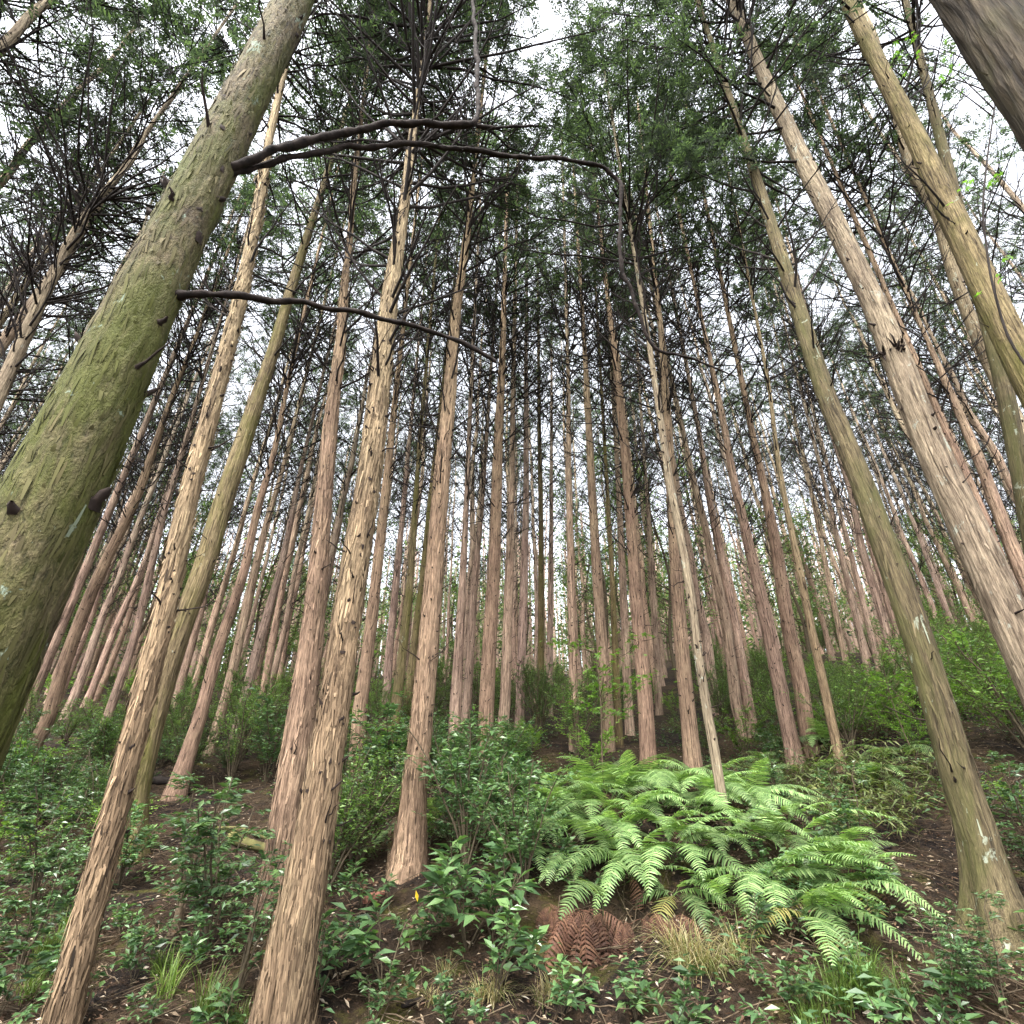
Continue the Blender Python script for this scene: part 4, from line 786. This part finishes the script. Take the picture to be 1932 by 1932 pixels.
# splintered stump by the reddish trunk
def stump(u, v, r, h, label, m, seed):
    p = ground_px(u, v); rg = np.random.default_rng(seed); S = 28; ph = np.arange(S) * 2 * np.pi / S; hs = np.array([-.1, 0, .06, .5, .8, 1.0]) * h
    jag = 1 + .55 * noise(np.cos(ph) * 3, np.sin(ph) * 3, 0, seed)
    rr = r * np.array([1.5, 1.4, 1.2, 1, .95, .8]); V = np.stack([np.stack([rr[k] * np.cos(ph), rr[k] * np.sin(ph), hs[k] * (jag if k > 2 else np.ones(S))], -1) for k in range(6)], 0) * np.array([1, 1, 1.0])
    V[:, :, :2] *= (1 + .12 * noise(np.cos(ph) * 6, np.sin(ph) * 6, 1, seed))[None, :, None]
    idx = np.arange(6 * S).reshape(6, S); nx = np.roll(idx, -1, 1); b = MB(); b.add(V, np.stack([idx[:-1], nx[:-1], nx[1:], idx[1:]], -1))
    b.add(np.concatenate([[[0, 0, h * .45]], V[-1]]), t=[(0, 1 + k, 1 + (k + 1) % S) for k in range(S)])
    o = b.obj('tree_stump', m, smooth=False); o.location = p; tag(o, label, 'stump')
stump(522, 1690, .07, .4, 'splintered reddish stump tucked behind the stout tan trunk', M['redwood'], 5)
stump(330, 1760, .03, .14, 'short broken stump right of the slim foreground trunk', M['sap'], 6)
# yellow leaf hanging on a seedling
b = MB(); v, t = leaves(np.zeros((1, 3)), np.array([[.3, -.2, -1.0]]), np.array([[0, -1.0, .2]]), .075, .024); b.add(v, t=t)
o = b.obj('yellow_leaf', M['yellow'], smooth=False); o.location = ground_px(782, 1720) + [0, 0, .12]; tag(o, 'single yellow leaf hanging above dark soil left of the glossy shrub', 'leaf')

# low leafy ground cover: nobody could count it
n = 2600; y = 2.7 + 13 * rng.random(n) ** 1.2; x = rng.uniform(-1, 1, n) * (2 + y * .95)
pu = np.array([project(p)[:2] for p in np.stack([x, y, ground(x, y)], 1)])
keep = np.array([clear(*q) for q in pu]) & (noise(x * .9, y * .9, 0, 31) + .5 * noise(x * 2.5, y * 2.5, 0, 32) > -.08); x, y = x[keep], y[keep]; n = len(x)
m = 14; c = np.stack([x, y, ground(x, y)], 1); P = np.repeat(c, m, 0) + rng.normal(size=(n * m, 3)) * [.09, .09, 0] + np.array([0, 0, 1]) * rng.uniform(.02, .20, (n * m, 1))
a = rng.random(n * m) * 6.28; D = np.stack([np.cos(a), np.sin(a), rng.uniform(-.4, .3, n * m)], 1); sz = rng.uniform(.6, 1.3, n * m) * np.repeat(rng.uniform(.7, 1.3, n), m)
b = MB(); v, t = leaves(P, D, nrm(np.array([0, 0, 1.0]) + rng.normal(size=(n * m, 3)) * .3), .055 * sz, .024 * sz); b.add(v, t=t)
tag(b.obj('ground_cover', M['glossy'], smooth=False), 'low carpet of small leafy plants over the forest floor', 'ground cover', kind='stuff')

# broadleaf trees at the back of the wood
def broad_mesh(seed, H=9, R=2.4, nb=26, lv=150):
    rg = np.random.default_rng(seed); z = np.linspace(0, H * .9, 14); ax = Axis(np.stack([.15 * np.sin(z), .15 * np.cos(z * .8), z], 1), np.interp(z, [0, H], [.09, .015]))
    b = MB(); v, q = tubes(ax.P[None], ax.r[None], 8); b.add(v, q)
    hh = rg.uniform(.18, .95, nb) * H * .9; L = R * np.sqrt(np.clip(1 - ((hh / H - .5) / .6) ** 2, .05, 1)) * rg.uniform(.6, 1.1, nb)
    P = branch_paths(ax, hh, L, rg.random(nb) * 6.28, rg.uniform(.2, .9, nb), rg); P = P + P0(ax); v, q = tubes(P, np.linspace(.025, .006, 6)[None] * np.ones((nb, 1)), 4); b.add(v, q)
    Tw, i = twig_paths(P, 6, rg, .4); v, q = tubes(Tw, np.full((len(Tw), 4), .006), 3); b.add(v, q); tk = b.mesh('trunk', M['stem'])
    m = nb * lv; k = rg.integers(0, len(Tw), m); B = Tw[k, rg.integers(1, 4, m)] + rg.normal(size=(m, 3)) * .16
    b = MB(); v, t = leaves(B, nrm(rg.normal(size=(m, 3)) * [1, 1, .4]), nrm(np.array([0, 0, 1.0]) + rg.normal(size=(m, 3)) * .5), rg.uniform(.08, .15, m), rg.uniform(.045, .07, m)); b.add(v, t=t)
    return tk, b.mesh('crown', M['smallleaf'], False)
BT = [broad_mesh(400 + k, 7 + 1.3 * k, 2.2 + .2 * k) for k in range(4)]
c = 0; BXY = []
for _ in range(3000):
    x, y = rng.uniform(-48, 48), rng.uniform(19, 50); z = float(ground(x, y)); u, v, d = project((x, y, z + 3))
    if not (-250 < u < 2200) or c >= 75: continue
    if 1020 < u < 1075: continue
    if min([9] + [math.hypot(x - a, y - q) for a, q in BXY]) < 2.2: continue
    BXY.append((x, y)); c += 1; tk, cr = BT[c % 4]
    r_ = thing('broadleaf_tree', 'light green broadleaf tree far back among the rear conifers', 'tree', (x, y, z), rng.random() * 6.28, 'broadleaf trees at the back of the wood', rng.uniform(.8, 1.2))
    link('trunk', tk, r_); link('crown', cr, r_)

# the wood going on beyond the crest: reads as one mass
b = MB(); n = 1700; y = rng.uniform(40, 92, n); x = rng.uniform(-1, 1, n) * (y * 1.05 + 6); z = ground(x, y); H = rng.uniform(9, 17, n)
s_ = np.linspace(0, 1, 5)[None, :]; Pt = np.stack([x[:, None] + rng.normal(size=(n, 1)) * .4 * s_, y[:, None] + 0 * s_, z[:, None] - .2 + H[:, None] * s_], -1)
v, q = tubes(Pt, rng.uniform(.10, .17, n)[:, None] * np.linspace(1, .35, 5)[None], 6); b.add(v, q, m=1)
m = 90000; k = rng.integers(0, n, m); f = rng.random(m) ** 1.15
P = Pt[k, 0] + (Pt[k, 4] - Pt[k, 0]) * f[:, None] + rng.normal(size=(m, 3)) * [1.1, 1.1, .5]; hue = rng.random(m) < .55
D = nrm(rng.normal(size=(m, 3)) * [1, 1, .5]); Nn = nrm(rng.normal(size=(m, 3)))
for sel, mi in ((hue, 0), (~hue, 2)):
    v, t = leaves(P[sel], D[sel], Nn[sel], rng.uniform(.25, .6, sel.sum()), rng.uniform(.12, .28, sel.sum())); b.add(v, t=t, m=mi)
tag(b.obj('distant_wood', [M['needle'], M['farwood'], M['smallleaf']], smooth=False), 'far-off wood of thin trunks and pale foliage closing the view beyond the crest', 'wood', kind='stuff')

# dark broken branch collar on the tall pale trunk
rootC, axC = MEAS[2]
rr = ray(1682, 668); hh = 0; best = 9
for h_ in np.arange(2, 9, .02):
    u_, v_, d_ = project(axC.pos(h_)); 
    if abs(v_ - 668) < best: best = abs(v_ - 668); hh = h_
pc = axC.pos(hh); rg = np.random.default_rng(77); nb_ = 26; face = nrm((CAM - pc) * [1, 1, 0]); sidev = np.array([face[1], -face[0], 0])
aa = rg.uniform(-1.2, 1.2, nb_); o_ = face * np.cos(aa)[:, None] + sidev * np.sin(aa)[:, None]; rC = float(axC.rad(hh))
B = pc - P0(axC) + o_ * rC * .97 + np.array([0, 0, 1]) * rg.normal(size=(nb_, 1)) * .03; d_ = nrm(o_ * .5 + rg.normal(size=(nb_, 3)) * .6 + [0, 0, .2]); L_ = rg.uniform(.03, .13, (nb_, 1))
b = MB(); v, q = tubes(np.stack([B, B + d_ * L_ * .5, B + d_ * L_ + rg.normal(size=(nb_, 3)) * .01], 1), np.array([.012, .009, .003])[None] * rg.uniform(.6, 1.3, (nb_, 1)), 5); b.add(v, q)
b.obj('branch_collar', M['knot'], rootC)

# low live branches with drooping foliage on the tall pale trunk
def live_branch(root, ax, h, az, L, seed, el=.15):
    rg = np.random.default_rng(seed); P = branch_paths(ax, np.array([h]), np.array([L]), np.array([az]), np.array([el]), rg, K=8, curl=.1); b = MB(); v, q = tubes(P, np.linspace(.018, .004, 8)[None], 6); b.add(v, q, m=1)
    Tw, i = twig_paths(P, 14, rg, .45); v, q = tubes(Tw, np.full((len(Tw), 4), .004), 3); b.add(v, q, m=1)
    m = 120; k = rg.integers(0, len(Tw), m); B = Tw[k, rg.integers(1, 4, m)] + rg.normal(size=(m, 3)) * .07; D = nrm(P[0, -1] - P[0, 0]) + rg.normal(size=(m, 3)) * .6 - [0, 0, .3]
    v, q = spray_geo(B, D, rg, .22, .07, .016); b.add(v, q, m=0); b.obj('leafy_branch', [M['needle'], M['dark']], root)
for k_, (h, az, L) in enumerate([(8.2, 2.9, 1.5), (8.6, 3.5, 1.7), (9.0, 2.5, 1.5), (9.3, 3.1, 1.9), (7.4, 3.3, 1.1), (10.3, 2.9, 2.3), (11.2, 3.1, 2.7)]): live_branch(rootC, axC, h, az, L, 600 + k_)

# slender maple behind the olive trunk, its leaves hanging at the upper right
def at_px(u, v, y): r_ = ray(u, v); return CAM + r_ * y / r_[1]
mp = np.array([at_px(u, v, 2.9) for u, v in [(1900, 640), (1868, 520), (1853, 400), (1862, 300), (1880, 180), (1890, 60), (1895, -60)]])
gz = float(ground(mp[0, 0] + .3, mp[0, 1])); mp = np.vstack([[mp[0, 0] + .25, mp[0, 1], gz], mp]); o0 = mp[0].copy()
r_ = thing('maple_tree', 'slender dark stemmed maple with a few bright leaves behind the huge corner trunk', 'tree', o0)
zz = np.arange(0, mp[-1, 2] - o0[2], .08); Q = np.stack([np.interp(zz, mp[:, 2] - o0[2], mp[:, k] - o0[k]) for k in range(3)], 1); Q = gsmooth(Q, 9)
b = MB(); v, q = tubes(Q[None], np.linspace(.011, .005, len(Q))[None], 8); b.add(v, q)
rg = np.random.default_rng(5); leafP = []
for (u, v_, y) in [(1725, 75, 2.75), (1700, 120, 2.8), (1790, 125, 2.7), (1690, 95, 2.75), (1775, 150, 2.75), (1845, 350, 2.75), (1880, 505, 2.8), (1890, 330, 2.7)]:
    tip = at_px(u, v_, y) - o0; j = int(np.argmin(np.abs(Q[:, 2] - (tip[2] - .5)))); sN = np.linspace(0, 1, 6)[:, None]; br = Q[j] + (tip - Q[j]) * sN + np.sin(sN * 3.1) * [0, 0, .08]
    v, q = tubes(br[None], np.linspace(.007, .002, 6)[None], 4); b.add(v, q); leafP += list(br[[3, 4, 5, 5, 5]] + rg.normal(size=(5, 3)) * .07) + list(tip + rg.normal(size=(6, 3)) * .08)
b.obj('stem', M['dark'], r_); b = MB(); v, q = star_leaves(np.array(leafP)[::2], rg, .05); b.add(v, q); b.obj('foliage', M['maple'], r_, smooth=False)

# bright shrubs on the middle right slope, among the upper ferns
for (u, v) in [(1650, 1400), (1700, 1385), (1620, 1375), (1560, 1400), (1680, 1350), (1600, 1340), (1470, 1420), (1440, 1370), (1530, 1350), (1730, 1420)]:
    plant(SBB[u % 2], 'leafy_bush', 'bright yellow-green bush on the middle right slope left of the leaning grey trunk', 'shrub', ground_px(u, v), rng.uniform(.5, .8), 'bright bushes on the middle right slope')
# crumbs of bark, needles and rotten leaf on the near soil
n = 70000; y = 2.2 + 5 * rng.random(n) ** 1.2; x = rng.uniform(-1, 1, n) * (1.5 + y * .95); a = rng.random(n) * 6.28
D = np.stack([np.cos(a), np.sin(a), rng.normal(size=n) * .3], 1); b = MB()
v, t = leaves(np.stack([x, y, ground(x, y) + .012 + .02 * rng.random(n)], 1), D, nrm(np.array([0, 0, 1.0]) + rng.normal(size=(n, 3)) * .6), rng.uniform(.008, .035, n), rng.uniform(.003, .010, n), .3, .1); b.add(v, t=t)
tag(b.obj('needle_litter', M['crumb'], smooth=False), 'dark crumbs of needles and bark covering the near soil', 'needle litter', kind='stuff')
